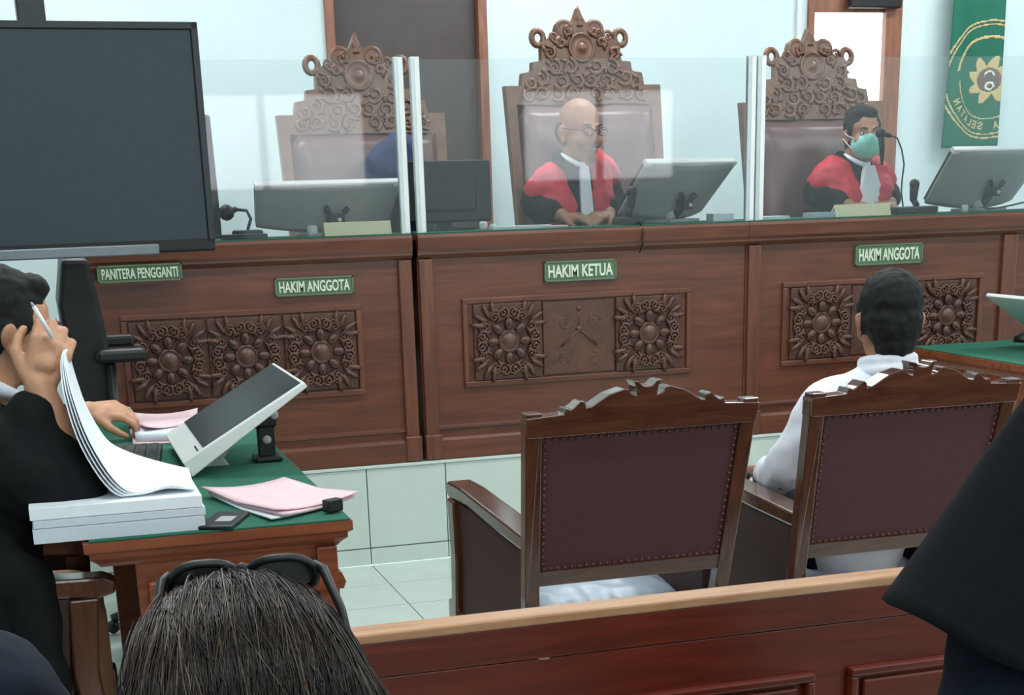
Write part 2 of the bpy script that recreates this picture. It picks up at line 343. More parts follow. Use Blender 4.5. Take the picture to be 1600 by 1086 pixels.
def bench(name_label, x0, x1, squares, emblem, frame, pil, pent):
    b = thing('judges_bench', name_label, 'bench', ((x0+x1)/2, YB, ZP), 0, 'judges bench units')
    off = V(((x0+x1)/2, YB, ZP))
    R = bpy.data.objects
    before = set(o.name for o in R)
    bx('body', 'bench', b, x0, x1, FACE, FACE+.30, ZP+.002, ZT-.02, .002)
    moulding('cornice', b, [(YB-.004, ZT), (YB-.008, ZT-.012), (YB-.004, ZT-.055), (YB+.004, ZT-.066), (YB+.004, ZT-.074), (YB+.020, ZT-.088), (FACE+.005, ZT-.092), (FACE+.33, ZT-.092), (FACE+.33, ZT)], x0, x1)
    bx('felt_top', 'felt', b, x0+.004, x1-.004, YB+.012, FACE+.325, ZT, ZT+.004, .001)
    moulding('plinth', b, [(YB+.004, ZP+.002), (YB+.004, ZP+.075), (YB+.014, ZP+.085), (FACE+.004, ZP+.088), (FACE+.004, ZP+.002)], x0, x1)
    moulding('lower_moulding', b, [(FACE+.002, ZP+.112), (FACE-.008, ZP+.116), (FACE-.010, ZP+.124), (FACE+.002, ZP+.134)], x0, x1)
    for a, c in pil: bx('pilaster', 'benchv', b, a, c, YB+.012, FACE+.004, ZP+.088, ZT-.092, .004); bx('pilaster_foot', 'benchv', b, a-.006, c+.006, YB-.002, FACE, ZP+.003, ZP+.10, .004)
    frame4(b, frame[0], frame[1], frame[2], frame[3], FACE)
    for cx, cz, h in squares: carved_square(b, cx, cz, FACE-.012, h)
    if emblem:
        ex, ez = emblem
        e = bx('emblem_panel', 'carve', b, ex-.15, ex+.15, FACE-.008, FACE+.004, ez-.142, ez+.142, .003)
        bm = bmesh.new(); y = FACE-.010
        tube(bm, [(ex-.075, y+.001, ez-.035), (ex, y, ez+.03), (ex+.075, y+.001, ez-.035)], .005, 6); tube(bm, [(ex, y+.002, ez+.03), (ex, y+.002, ez+.105)], .004, 6)
        for sx in (-1, 1):
            swirl(bm, (ex+sx*.06, ez+.06), .03, 0, 1.2*sx, .004, y+.003)
            swirl(bm, (ex+sx*.06, ez-.085), .028, PI/2, -1.2*sx, .004, y+.003)
        ell(bm, (ex, y, ez+.11), (.010, .006, .010)); ell(bm, (ex, y, ez+.03), (.014, .007, .014))
        finish('emblem_relief', bm, 'carve', e, True)
    for s in pent: sign(b, *s)
    for o in [q for q in R if q.name not in before and q.parent == b]: o.location -= off
    return b
zc = .838
bench('wooden bench unit with three carved squares, left of the dark gap', .13, 1.372, [(.44, zc, .136), (.722, zc, .136), (1.004, zc, .136)], None, (.30, 1.145, .69, .985),
      [(.135, .19), (1.318, 1.370)], [('PANITERA PENGGANTI', .215, .511, 1.125, 1.184, YB-.009), ('HAKIM ANGGOTA', .848, 1.143, 1.047, 1.112, FACE)])
bench('wooden bench unit below the bald judge, with crossed emblem between carved squares', 1.394, 2.76, [(1.746, zc, .139), (2.335, zc, .139)], (2.04, zc), (1.585, 2.50, .69, .985),
      [(1.397, 1.452)], [('HAKIM KETUA', 1.900, 2.198, 1.054, 1.130, FACE)])
bench('wooden bench unit below the masked judge, right of the centre pilaster', 2.762, 4.55, [(3.105, zc, .139), (3.70, zc, .139)], (3.40, zc), (2.95, 3.855, .69, .985),
      [(2.770, 2.825), (3.96, 4.03)], [('HAKIM ANGGOTA', 3.255, 3.570, 1.060, 1.141, FACE)])

# acrylic screens
def screen(x0, x1, posts, label):
    t = thing('acrylic_screen', label, 'screen', ((x0+x1)/2, 5.78, ZT+.004), 0, 'clear acrylic screens on the bench')
    ox = (x0+x1)/2
    bx('acrylic_sheet', 'acrylic', t, x0-ox, x1-ox, -.002, .002, .0, .61, 0)
    for a, c in posts:
        p = bx('post', 'alu', t, a-ox, c-ox, -.012, .012, -.002, .618, .003)
        bx('post_channel', 'white', p, (a+c)/2-ox-.002, c-ox-.003, -.0135, -.0115, .004, .612, 0)
screen(.45, 1.342, [(1.342, 1.378)], 'clear acrylic screen at the left, ending beside the television')
screen(1.440, 2.762, [(1.404, 1.440), (2.762, 2.798)], 'clear acrylic screen in front of the bald judge')
screen(2.840, 4.50, [(2.803, 2.840)], 'clear acrylic screen in front of the masked judge')

# ================================================================== THRONES
def throne(x, zoff, label):
    t = thing('carved_throne', label, 'chair', (x, 6.50, ZP), 0, 'carved high-backed judge chairs')
    zb = 1.330 + zoff             # shoulder height above the platform
    lean = .11/.6
    half = [(.352, 0), (.277, 0), (.277, .012), (.27, .050), (.232, .055), (.225, .062), (.222, .094), (.180, .098), (.176, .17), (.150, .185), (.112, .20), (.108, .225), (.100, .245), (.078, .258), (.050, .258), (.030, .250), (.020, .268), (.010, .290), (0, .312)]
    pts = [(-a, zb+b) for a, b in half] + [(a, zb+b) for a, b in half[:-1]][::-1]
    pts = [(.335, .55)]+pts[::-1]+[(-.335, .55)]
    sh = Matrix(((1, 0, 0, 0), (0, 1, lean, -lean*zb), (0, 0, 1, 0), (0, 0, 0, 1)))
    def fin(name, bm, mat, par=t, smooth=False, bevel=0):
        bmesh.ops.transform(bm, matrix=sh, verts=bm.verts); return finish(name, bm, mat, par, smooth, bevel)
    bm = bmesh.new(); prismY(bm, pts, -.02, .03); fr = fin('back_frame', bm, 'throne', bevel=.004)
    # crest: volutes, crown scrolls, finial
    for s in (-1, 1):
        bm = bmesh.new(); tube(bm, [(s*.186+.026*math.cos(k*PI/7), .0, zb+.19+.030*math.sin(k*PI/7)) for k in range(14)], .013, 8, True)
        fin('volute', bm, 'throne', fr, True)
    bm = bmesh.new()
    for s in (-1, 1):
        tube(bm, [(s*.068+.032*math.cos(k*PI/7), -.012, zb+.225+.030*math.sin(k*PI/7)) for k in range(14)], .011, 8, True)
        swirl(bm, (s*.12, zb+.195), .024, 0, 1.3*s, .008, -.02)
    lathe(bm, [(.002, zb+.318), (.012, zb+.29), (.022, zb+.262), (.012, zb+.245), (.02, zb+.235)], (0, -.01, 0), 10)
    fin('crown_scroll', bm, 'throne', fr, True)
    bm = bmesh.new(); lathe(bm, [(.060, 0), (.060, .010), (.054, .012), (.050, .007), (.020, .008), (.016, .014), (.006, .018)], (0, -.02, zb+.150), 20, 'Y'); fin('medallion', bm, 'throne', fr, True)
    bm = bmesh.new(); rnd = random.Random(3)
    for s in (-1, 1):
        for (cx, cz, r) in ((.06, .075, .035), (.13, .07, .036), (.19, .03, .035), (.10, .015, .034), (.03, .02, .03), (.145, .13, .026), (.235, .01, .026), (.05, -.035, .030), (.12, -.035, .030), (.19, -.035, .028), (.25, -.04, .026), (.06, .215, .018), (.09, .17, .022)):
            swirl(bm, (s*cx, zb+cz), r, rnd.uniform(0, 6), s*rnd.choice((1.3, -1.3)), .009, -.024)
            for k in range(3):
                a = rnd.uniform(0, 6.28); ell(bm, (s*cx+r*.9*math.cos(a), -.024, zb+cz+r*.9*math.sin(a)), (.008, .010, .020), Euler((0, rnd.uniform(0, 3), 0)), 1)
    fin('leaf_carving', bm, 'throne', fr, True)
    # leather back cushion
    bm = bmesh.new(); n, m2 = 16, 14; g = []
    for i in range(n+1):
        row = []
        for j in range(m2+1):
            u, v = i/n*2-1, j/m2; e = min(1-abs(u), v*1.4, (1-v)*1.4); pf = -.020-.055*min(1, max(0, e)*5)**.5 - .004*math.sin(u*9)*math.sin(v*12)
            row.append(bm.verts.new((u*.305, pf, .62+v*(zb-.075-.62))))
        g.append(row)
    for i in range(n):
        for j in range(m2): bm.faces.new((g[i][j], g[i+1][j], g[i+1][j+1], g[i][j+1]))
    edge = [g[i][0] for i in range(n+1)]+[g[n][j] for j in range(1, m2+1)]+[g[i][m2] for i in range(n-1, -1, -1)]+[g[0][j] for j in range(m2-1, 0, -1)]
    bm.faces.new(edge[::-1]); fin('back_cushion', bm, 'leather', t, True)
    y2 = lambda z: lean*(z-zb)
    bx('seat_frame', 'throne', t, -.34, .34, -.42, -.18, .40, .47, .006)
    bm = bmesh.new(); ell(bm, (0, -.28, .47), (.31, .15, .05), None, 3); finish('seat_cushion', bm, 'leather', t, True)
    for s in (-1, 1):
        bx('arm', 'throne', t, s*.34-.035, s*.34+.035, -.42, -.10, .66, .70, .012); bx('arm_post', 'throne', t, s*.34-.025, s*.34+.025, -.41, -.36, .47, .66, .006)
        for yy in (-.42, -.22): bx('leg', 'throne', t, s*.31-.03, s*.31+.03, yy, yy+.06, .002, .40, .006)
    return t
throne(1.365, -.012, 'carved high-backed wooden throne behind the left monitor, no sitter')
throne(2.335, .090, 'tall carved wooden throne behind the bald judge')
throne(3.425, .012, 'carved wooden throne behind the masked judge, before the bright pane')

# dark chair behind the television edge
t = thing('office_chair', 'dark high-backed chair showing only its edge right of the television', 'chair', (.52, 6.40, ZP))
bm = bmesh.new(); prismY(bm, [(-.22, .58), (.225, .58), (.222, .98), (.215, 1.32), (-.2, 1.32), (-.22, 1.2)], -.03, .03); finish('backrest', bm, 'black', t, False, .012)
bx('seat', 'black', t, -.24, .24, -.30, -.02, .44, .52, .02)
bx('column', 'black', t, -.03, .03, -.19, -.13, .06, .44, .004)
for k in range(5):
    bm = bmesh.new(); a = k*2*PI/5; tube(bm, [(0, -.16, .07), (.15*math.cos(a), -.16+.15*math.sin(a), .035)], [.025, .016], 8); finish('base_spoke', bm, 'black', t, True)
    bm = bmesh.new(); ell(bm, (.15*math.cos(a), -.16+.15*math.sin(a), .026), .024, None, 1); finish('caster', bm, 'black', t, True)

# ================================================================== TELEVISION on ceiling pole
tv = thing('television', 'large black flat television hung from the ceiling at upper left', 'television', (-.03, 4.58, 1.256), math.radians(4))
TW, TH = .545, .612
bx('casing', 'black', tv, -TW, TW, -.02, .035, 0, TH, .006)
s = bx('screen', 'tvs', tv, -TW+.022, TW-.022, -.0225, -.019, .035, TH-.022, 0)
bm = bmesh.new()
for a in ((-TW, TW, TH-.02, TH), (-TW, -TW+.02, .03, TH), (TW-.02, TW, .03, TH)): box(bm, a[0], a[1], -.028, -.0195, a[2], a[3])
finish('bezel', bm, 'screen', tv, False, .003)
bx('bottom_trim', 'silver', tv, -TW, TW*.70, -.030, -.02, -.004, .026, .004)
bx('mount_plate', 'black', tv, -.2, .3, .035, .06, .12, .5, .003)
bx('ceiling_pole', 'screen', tv, .075, .150, .065, .12, .2, ZC-1.256, .004)
bx('pole_bracket', 'black', tv, .06, .165, .05, .13, .15, .24, .004)
bx('ceiling_flange', 'black', tv, .03, .195, .04, .16, ZC-1.256-.012, ZC-1.256, .002)

# ================================================================== MONITORS on the bench
def bench_monitor(x, y, z, w, h, rz, tilt, label, plate=False):
    t = thing('desktop_monitor', label, 'monitor', (x, y, z), rz, 'white monitors on the judges bench')
    rt = Matrix.Translation((0, 0, .045)) @ Matrix.Rotation(tilt, 4, 'X')
    # bowed back shell: wide at the top, tapering to the base, thin at the edges
    bm = bmesh.new(); n, m2 = 18, 10; f = []; bk = []
    for i in range(n+1):
        u = i/n*2-1; ra, rb = [], []
        for j in range(m2+1):
            v = j/m2; hw = w/2*(.93+.07*v); e = max(0, (1-u*u))*(1-.55*v); d = .012+.045*e
            ra.append(bm.verts.new(rt @ V((u*hw, 0, v*h)))); rb.append(bm.verts.new(rt @ V((u*hw, -d, v*h))))
        f.append(ra); bk.append(rb)
    for i in range(n):
        for j in range(m2): bm.faces.new((f[i][j], f[i][j+1], f[i+1][j+1], f[i+1][j])); bm.faces.new((bk[i][j], bk[i+1][j], bk[i+1][j+1], bk[i][j+1]))
        bm.faces.new((f[i][0], f[i+1][0], bk[i+1][0], bk[i][0])); bm.faces.new((f[i][m2], bk[i][m2], bk[i+1][m2], f[i+1][m2]))
    for j in range(m2): bm.faces.new((f[0][j], bk[0][j], bk[0][j+1], f[0][j+1])); bm.faces.new((f[n][j], f[n][j+1], bk[n][j+1], bk[n][j]))
    sh = finish('back_shell', bm, 'monback', t, True)
    bm = bmesh.new(); box(bm, -w/2*1.005, w/2*1.005, -.016, .014, h-.016, h+.006, rt); finish('top_edge', bm, 'white', t, False, .005)
    bm = bmesh.new(); prismY(bm, [(-w*.465, .008), (w*.465, .008), (w/2, h-.01), (-w/2, h-.01)], .004, .012); bmesh.ops.transform(bm, matrix=rt, verts=bm.verts); finish('display_panel', bm, 'screen', t)
    bm = bmesh.new()
    p = rt @ V((.02, -.072, h*.38)); 
    box(bm, -.030, .030, -.02, .02, -.02, .02, Matrix.Translation(p)); tube(bm, [p+V((-.028, -.012, .02)), p+V((-.045, -.02, .045))], .012, 8); tube(bm, [p+V((.028, -.012, .02)), p+V((.045, -.02, .04))], .012, 8)
    tube(bm, [p, (.02, -.06, .02)], .016, 8)
    c = finish('cable_hub', bm, 'black', t, False, .004)
    bm = bmesh.new(); ell(bm, p+V((.005, -.026, -.004)), .009, None, 1); finish('hub_button', bm, 'clearpl', c, True)
    bm = bmesh.new(); prismZ(bm, [(-.09, -.14), (.09, -.14), (.11, .0), (-.11, .0)], 0, .012); tube(bm, [(0, -.06, .008), (0, -.035, .07)], .024, 10); finish('stand_foot', bm, 'pale', t, False, .003)
    return t
bench_monitor(1.085, 5.99, ZT+.004, .575, .175, math.radians(9), math.radians(34), 'pale monitor seen from behind, left of the aluminium posts')
bench_monitor(2.515, 6.07, ZT+.004, .555, .255, math.radians(26), math.radians(42), 'grey monitor seen from behind, beside the bald judge')
bench_monitor(3.975, 6.06, ZT+.004, .60, .265, math.radians(16), math.radians(38), 'grey monitor seen from behind, under the green flag')
# black monitor behind centre screen
t = thing('black_monitor', 'black monitor seen from behind, right of the aluminium post pair', 'monitor', (1.585, 6.02, ZT+.004), math.radians(3))
bx('casing', 'black', t, -.185, .185, -.02, .02, .03, .262, .01); bx('rear_hump', 'black', t, -.12, .12, -.045, -.02, .07, .20, .014); bx('neck', 'black', t, -.03, .03, .02, .04, .005, .16, .004); bx('foot', 'black', t, -.10, .10, -.06, .09, 0, .010, .003)
# yellow name cards
for x, rz, lab in ((1.187, 0, 'folded cream name card before the left monitor'), (3.322, 0, 'folded cream name card before the masked judge')):
    bm = bmesh.new(); prismX(bm, [(-.03, 0), (-.014, .048), (-.010, .048), (.03, 0), (.026, 0), (-.011, .043), (-.026, 0)], -.128, .128)
    o = finish('name_card', bm, 'yellow', None); o.location = (x, 5.845, ZT+.0045); o.rotation_euler.z = rz; tag(o, lab, 'name card', 'cream name cards')
# microphones
def mic(loc, pts, head, label, ball=0, rr=.006, headr=.013):
    t = thing('microphone', label, 'microphone', loc)
    bm = bmesh.new(); prismZ(bm, [(-.05, -.06), (.05, -.06), (.055, .05), (-.055, .05)], 0, .03); finish('base', bm, 'black', t, False, .008)
    bm = bmesh.new(); tube(bm, pts, rr, 8); finish('gooseneck', bm, 'black', t, True)
    bm = bmesh.new(); a, b = V(pts[-1]), V(head)
    if ball: ell(bm, b, ball, None, 2)
    cap(bm, a, headr*.8, b, headr, 1); finish('mic_head', bm, 'black', t, True)
    return t
mic((.79, 5.945, ZT+.004), [(0, 0, .03), (.015, 0, .07), (.0, -.01, .10), (-.04, -.01, .105)], (-.075, -.01, .095), 'round-headed black microphone at the left end of the left monitor', .030)
mic((2.295, 5.862, ZT+.004), [(0, 0, .03), (.01, 0, .07)], (.012, -.005, .125), 'stubby black microphone in front of the grey centre monitor', .022, .012, .020)
mic((3.655, 5.92, ZT+.004), [(-.02, 0, .03), (-.04, 0, .06)], (-.040, -.005, .12), 'stubby black microphone at the left corner of the right monitor', .022, .014, .022)
t = mic((3.535, 5.89, ZT+.004), [(.015, 0, .03), (.003, .0, .09), (.005, 0, .15), (.01, 0, .20), (-.005, 0, .26), (-.035, -.01, .305), (-.075, -.02, .315)], (-.12, -.02, .325), 'gooseneck microphone bending in front of the masked face', .022, .0035, .012)
bm = bmesh.new(); tube(bm, [(-.12, -.025, .31), (-.113, -.025, .27), (-.107, -.02, .2)], [.014, .012, .006], 8); finish('mic_clip', bm, 'black', t, True)
# papers and small bits on the bench
def sheet(name, x, y, z, w, d, rz, mat, label, cat, h=.006):
    o = bx(name, mat, None, -w/2, w/2, -d/2, d/2, 0, h, .001); o.location = (x, y, z); o.rotation_euler.z = rz; return tag(o, label, cat)
sheet('paper_pile', 1.84, 5.86, ZT+.004, .24, .06, .05, 'paper', 'thin white paper pile left of the bald judge on the bench', 'papers', .012)
sheet('pink_slip', 1.98, 5.86, ZT+.004, .10, .05, .2, 'pink', 'small pink slip before the bald judge on the bench', 'paper', .008)
sheet('paper_pile', 2.70, 5.88, ZT+.004, .09, .07, 0, 'paper', 'white paper pile right of the grey centre monitor by the post', 'papers', .03)
sheet('paper_pile', 2.93, 5.88, ZT+.004, .12, .10, 0, 'paper', 'white papers lying right of the aluminium post pair', 'papers', .012)
sheet('notebook', 3.14, 5.86, ZT+.004, .11, .08, 0, 'cushion', 'pale blue notebook left of the cream name card of the masked judge', 'notebook', .02)
sheet('keyboard', .76, 5.83, ZT+.004, .16, .08, .03, 'black', 'black keyboard below the round microphone at the bench left', 'keyboard', .018)
for (x, y, r, lab) in ((1.02, 5.86, .020, 'white knob below the left monitor beside the cream card'), (1.69, 5.86, .016, 'small white cup before the black monitor'), (1.725, 5.85, .011, 'tiny white button between the cup and the papers'), (3.83, 5.86, .015, 'small white knob under the right monitor')):
    bm = bmesh.new(); lathe(bm, [(r*.8, 0), (r, r*.5), (r, r*1.6), (r*.7, r*2)], n=12); o = finish('knob', bm, 'clearpl', None, True); o.location = (x, y, ZT+.004); tag(o, lab, 'knob')
bm = bmesh.new(); tube(bm, [(0, 0, .01), (.05, -.02, .012), (.1, -.03, .02), (.17, -.02, .03), (.22, 0, .035)], .004, 6); o = finish('cable', bm, 'cable', None, True); o.location = (3.93, 5.86, ZT+.004); tag(o, 'grey cable curling under the right monitor', 'cable')
bm = bmesh.new(); tube(bm, [(0, .02, .012), (0, -.008, .004), (.002, -.036, -.02), (-.004, -.036, -.07), (-.012, -.026, -.10)], .0035, 6); o = finish('cable', bm, 'black', None, True); o.location = (2.30, YB+.02, ZT+.002); tag(o, 'thin black cable hanging over the bench front below the centre monitor', 'cable')
bm = bmesh.new(); tube(bm, [(0, 0, .09), (.01, 0, .05), (.05, 0, .02), (.12, 0, .01), (.16, 0, .01)], .004, 6); o = finish('cable', bm, 'cable', None, True); o.location = (.55, 5.98, ZT+.004); tag(o, 'grey cable running from the keyboard behind the television', 'cable')
# navy jacket bundled on the arm of the left throne
bm = bmesh.new(); chain(bm, [((-.06, 0, -.32), .07), ((-.03, 0, -.15), .075), ((.0, 0, .0), .085), ((.07, .01, .06), .08), ((.12, .0, -.02), .07), ((.14, 0, -.30), .07)])
o = blob('jacket', bm, 'blue', None, .012, 8, None, .012, 14); o.location = (1.395, 6.26, 1.50); tag(o, 'navy blue jacket bundled over the throne, left of the aluminium posts', 'jacket')

# ================================================================== FLAG
fl = thing('wall_flag', 'green court flag with gold sun emblem hanging at right', 'flag', (4.72, 7.50, 1.545))
def fmap(u, v, d=0):
    return V((u*.335*(1-.13*v/1.2)+.025*v/1.2, -.025*math.sin(u*7+v*1.5)-.02-d, v))
def inflag(u, v): return 0 <= u <= 1 and 0 <= v <= 1.25
def fgrid(name, mat, parent, d, ins, nu=64, nv=220, th=.002):
    bm = bmesh.new(); vs_ = {}
    def gv(i, j, b):
        k = (i, j, b)
        if k not in vs_: vs_[k] = bm.verts.new(fmap(i/nu, j/nv*1.25, d+(th if b else 0)))
        return vs_[k]
    cells = set((i, j) for i in range(nu) for j in range(nv) if ins((i+.5)/nu*.325, (j+.5)/nv*1.25))
    for i, j in cells:
        bm.faces.new((gv(i, j, 1), gv(i+1, j, 1), gv(i+1, j+1, 1), gv(i, j+1, 1)))
        if th and b_needed:
            bm.faces.new((gv(i, j, 0), gv(i, j+1, 0), gv(i+1, j+1, 0), gv(i+1, j, 0)))
            for (di, dj, a, b) in ((-1, 0, (i, j), (i, j+1)), (1, 0, (i+1, j+1), (i+1, j)), (0, -1, (i+1, j), (i, j)), (0, 1, (i, j+1), (i+1, j+1))):
                if (i+di, j+dj) not in cells: bm.faces.new((gv(*a, 0), gv(*a, 1), gv(*b, 1), gv(*b, 0)))
    return finish(name, bm, mat, parent, True)
b_needed = True
cloth = fgrid('cloth', 'flag', fl, 0, lambda u, v: True, 24, 60, .004)
FC = (.262, .338)
def rad(u, v): return math.hypot(u-FC[0], (v-FC[1]))
fgrid('ring_band', 'gold', cloth, .004, lambda u, v: .286 < rad(u, v) < .296 or .268 < rad(u, v) < .276, th=.0015)
fgrid('inner_ring', 'gold', cloth, .004, lambda u, v: .190 < rad(u, v) < .197 and v < FC[1], th=.0015)
fgrid('text_band', 'gold', cloth, .004, lambda u, v: v > FC[1]+.04 and .205 < math.hypot(u-FC[0], v-FC[1]) < .219, th=.0015)
def sun(u, v):
    r = rad(u, v); a = math.atan2(v-FC[1], u-FC[0])
    return .058 < r < .074+.048*abs(math.cos(a*4+.5*r*20))**1.5
fgrid('sun_rays', 'gold', cloth, .004, sun, th=.0015)
fgrid('medallion', 'brown', cloth, .004, lambda u, v: rad(u, v) <= .058, th=.0015)
fgrid('medallion_mark', 'signl', cloth, .0055, lambda u, v: .012 < math.hypot(u-FC[0]-.004, v-FC[1]+.03) < .022 or .016 < math.hypot(u-FC[0], v-FC[1]-.022) < .025 and v > FC[1]+.02, th=.0015)
# mirrored lettering round the lower ring (the flag shows its back)
word = 'JAKARTA SELATAN'
for k, ch in enumerate(word):
    if ch == ' ': continue
    a = math.radians(-90 - 62 + (len(word)-1-k)*9.2)
    u, v = FC[0]+.230*math.cos(a), FC[1]+.230*math.sin(a)
    if not (0.005 < u < .318): continue
    me = text_mesh(ch, .026, .040, .03); rot = a+PI/2
    for q in me.vertices:
        x, y = -q.co.x, q.co.y; uu = u+x*math.cos(rot)-y*math.sin(rot); vv = v+x*math.sin(rot)+y*math.cos(rot)
        q.co = fmap(min(1, max(0, uu/.325)), vv, .005+q.co.z*.5)
    link('letter', me, 'gold', cloth)
bm = bmesh.new(); tube(bm, [(-.03, -.02, 1.245), (.36, -.02, 1.245)], .010, 10); finish('hanging_rod', bm, 'doorw', fl, True)
bx('rod_bracket', 'black', fl, .15, .18, -.03, .1, 1.235, 1.262, .003)

# ================================================================== RAIL in front of the gallery
YR = 2.322
rl = thing('gallery_rail', 'long red-brown wooden gallery rail across the foreground', 'rail', (1.7, YR, 0))
bx('top_cap', 'railtop', rl, -1.36, 1.6, -.004, .050, .702, .720, .004)  # cap shares the rail's wood; its bright sheen is in the colour
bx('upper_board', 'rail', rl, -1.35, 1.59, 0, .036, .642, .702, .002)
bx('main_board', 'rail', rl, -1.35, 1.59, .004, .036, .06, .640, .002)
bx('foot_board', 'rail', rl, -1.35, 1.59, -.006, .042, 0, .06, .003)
for x0, x1 in ((.49, .72), (.79, 1.262), (1.333, 1.805), (1.876, 2.35), (2.42, 2.89)):
    p = bx('raised_panel', 'rail', rl, x0-1.7+.03, x1-1.7-.03, -.006, .006, .15, .530, .005)
    for a in ((x0, x1, .540, .556), (x0, x1, .12, .136)): bx('panel_bead', 'rail', p, a[0]-1.7, a[1]-1.7, -.014, .005, a[2], a[3], .004)
    for a in (x0, x1-.016): bx('panel_bead', 'rail', p, a-1.7, a+.016-1.7, -.014, .005, .136, .540, .004)
bm = bmesh.new(); prismY(bm, [(-.012, 0), (-.002, .004), (.006, .002), (.014, .005), (.008, -.003), (-.004, -.002)], -.0015, .003); o = finish('chipped_spot', bm, 'railtop', rl); o.location = (.752-1.7, .004, .641); o['label'] = 'pale chipped spot in the varnish'

# ================================================================== ARMCHAIRS
def armchair(label, loc, rz, cushion=True):
    t = thing('armchair', label, 'chair', loc, rz, 'carved maroon armchairs')
    yy = lambda z: (.5-z)*.227 if z > .42 else (.5-.42)*.227
    def slab(name, mat, pts, y0, y1, bevel=.003):
        bm = bmesh.new(); prism(bm, pts, lambda u, v: (u, yy(v)+y0, v), lambda u, v: (u, yy(v)+y1, v)); return finish(name, bm, mat, t, False, bevel)
    for s in (-1, 1):
        P = [(.276, .94), (.238, .94), (.222, .5), (.216, .42), (.216, 0), (.252, 0), (.252, .42), (.257, .5)]
        slab('back_post', 'chair', [(s*a, b) for a, b in P], 0, .038)
    prof = [(.276, .930), (.190, .935), (.186, .948), (.176, .944), (.166, .950), (.152, .962), (.143, .958), (.140, .946), (.128, .948), (.090, .972), (.055, .982), (.044, .980), (.040, .972), (.032, .968), (.024, .966), (.026, .984), (.034, .998), (.022, .996), (.012, .986), (0, .984)]
    top = [(-a, b) for a, b in prof] + [(a, b) for a, b in prof[:-1]][::-1]
    slab('crest_rail', 'chairh', top+[(.272, .885), (-.272, .885)], -.006, .044, .002)
    slab('lower_rail', 'chairh', [(-.226, .566), (.226, .566), (.224, .528), (-.224, .528)], .004, .034)
    slab('back_panel', 'maroon', [(-.238, .888), (.238, .888), (.226, .562), (-.226, .562)], .006, .030, .006)
    bm = bmesh.new(); n = 26
    for i in range(n):
        u = -.225+.45*i/(n-1)
        ell(bm, (u, yy(.878)+.004, .878), .0045, None, 1); ell(bm, (u*.96, yy(.572)+.004, .572), .0045, None, 1)
    for i in range(18):
        z = .585+.28*i/17
        for s in (-1, 1): ell(bm, (s*(.217+.012*(z-.57)/.31), yy(z)+.004, z), .0045, None, 1)
    nl = finish('nail_heads', bm, 'brass', t, True); nl['kind'] = 'stuff'
    for s in (-1, 1):
        x0, x1 = (s*.244, s*.176) if s < 0 else (.176, .244)
        bm = bmesh.new(); prismX(bm, [(.02, .635), (.15, .640), (.40, .648), (.60, .655), (.73, .652), (.755, .640), (.75, .615), (.71, .605), (.66, .612), (.55, .618), (.25, .605), (.02, .600)], x0, x1); finish('arm', bm, 'chairh', t, False, .006)
        bm = bmesh.new(); prismX(bm, [(.06, .602), (.66, .612), (.64, .45), (.65, .30), (.06, .30)], s*.225-.012, s*.225+.012); finish('side_panel', bm, 'maroondk', t, False, .004)
        bm = bmesh.new(); prismX(bm, [(.655, .61), (.715, .61), (.70, .45), (.71, .33), (.745, .32), (.745, .22), (.715, .20), (.72, 0), (.66, 0), (.665, .3), (.645, .45)], s*.225-.026, s*.225+.026); finish('front_post', bm, 'chair', t, False, .005)
        bx('side_rail', 'chairh', t, s*.225-.018, s*.225+.018, .02, .72, .245, .302, .004)
    bx('front_rail', 'chairh', t, -.21, .21, .66, .70, .25, .38, .004); bx('seat_board', 'chair', t, -.212, .212, .04, .68, .33, .372, .004)
    bm = bmesh.new()
    for i in range(5): ell(bm, (-.14+.07*i, .34, .412), (.085, .29, .045), None, 2)
    blob('seat_cushion', bm, 'cushion', t, .010, 6, None, .006, 18)
    return t
armchair('empty maroon-backed wooden armchair left of the seated man in white', (1.251, 3.20, 0), 0)
armchair('maroon-backed wooden armchair the man in the white shirt sits in', (1.935, 3.20, 0), 0)
armchair('wooden armchair under the robed man, at the left edge behind the papers', (-.665, 3.43, 0), -PI/2)

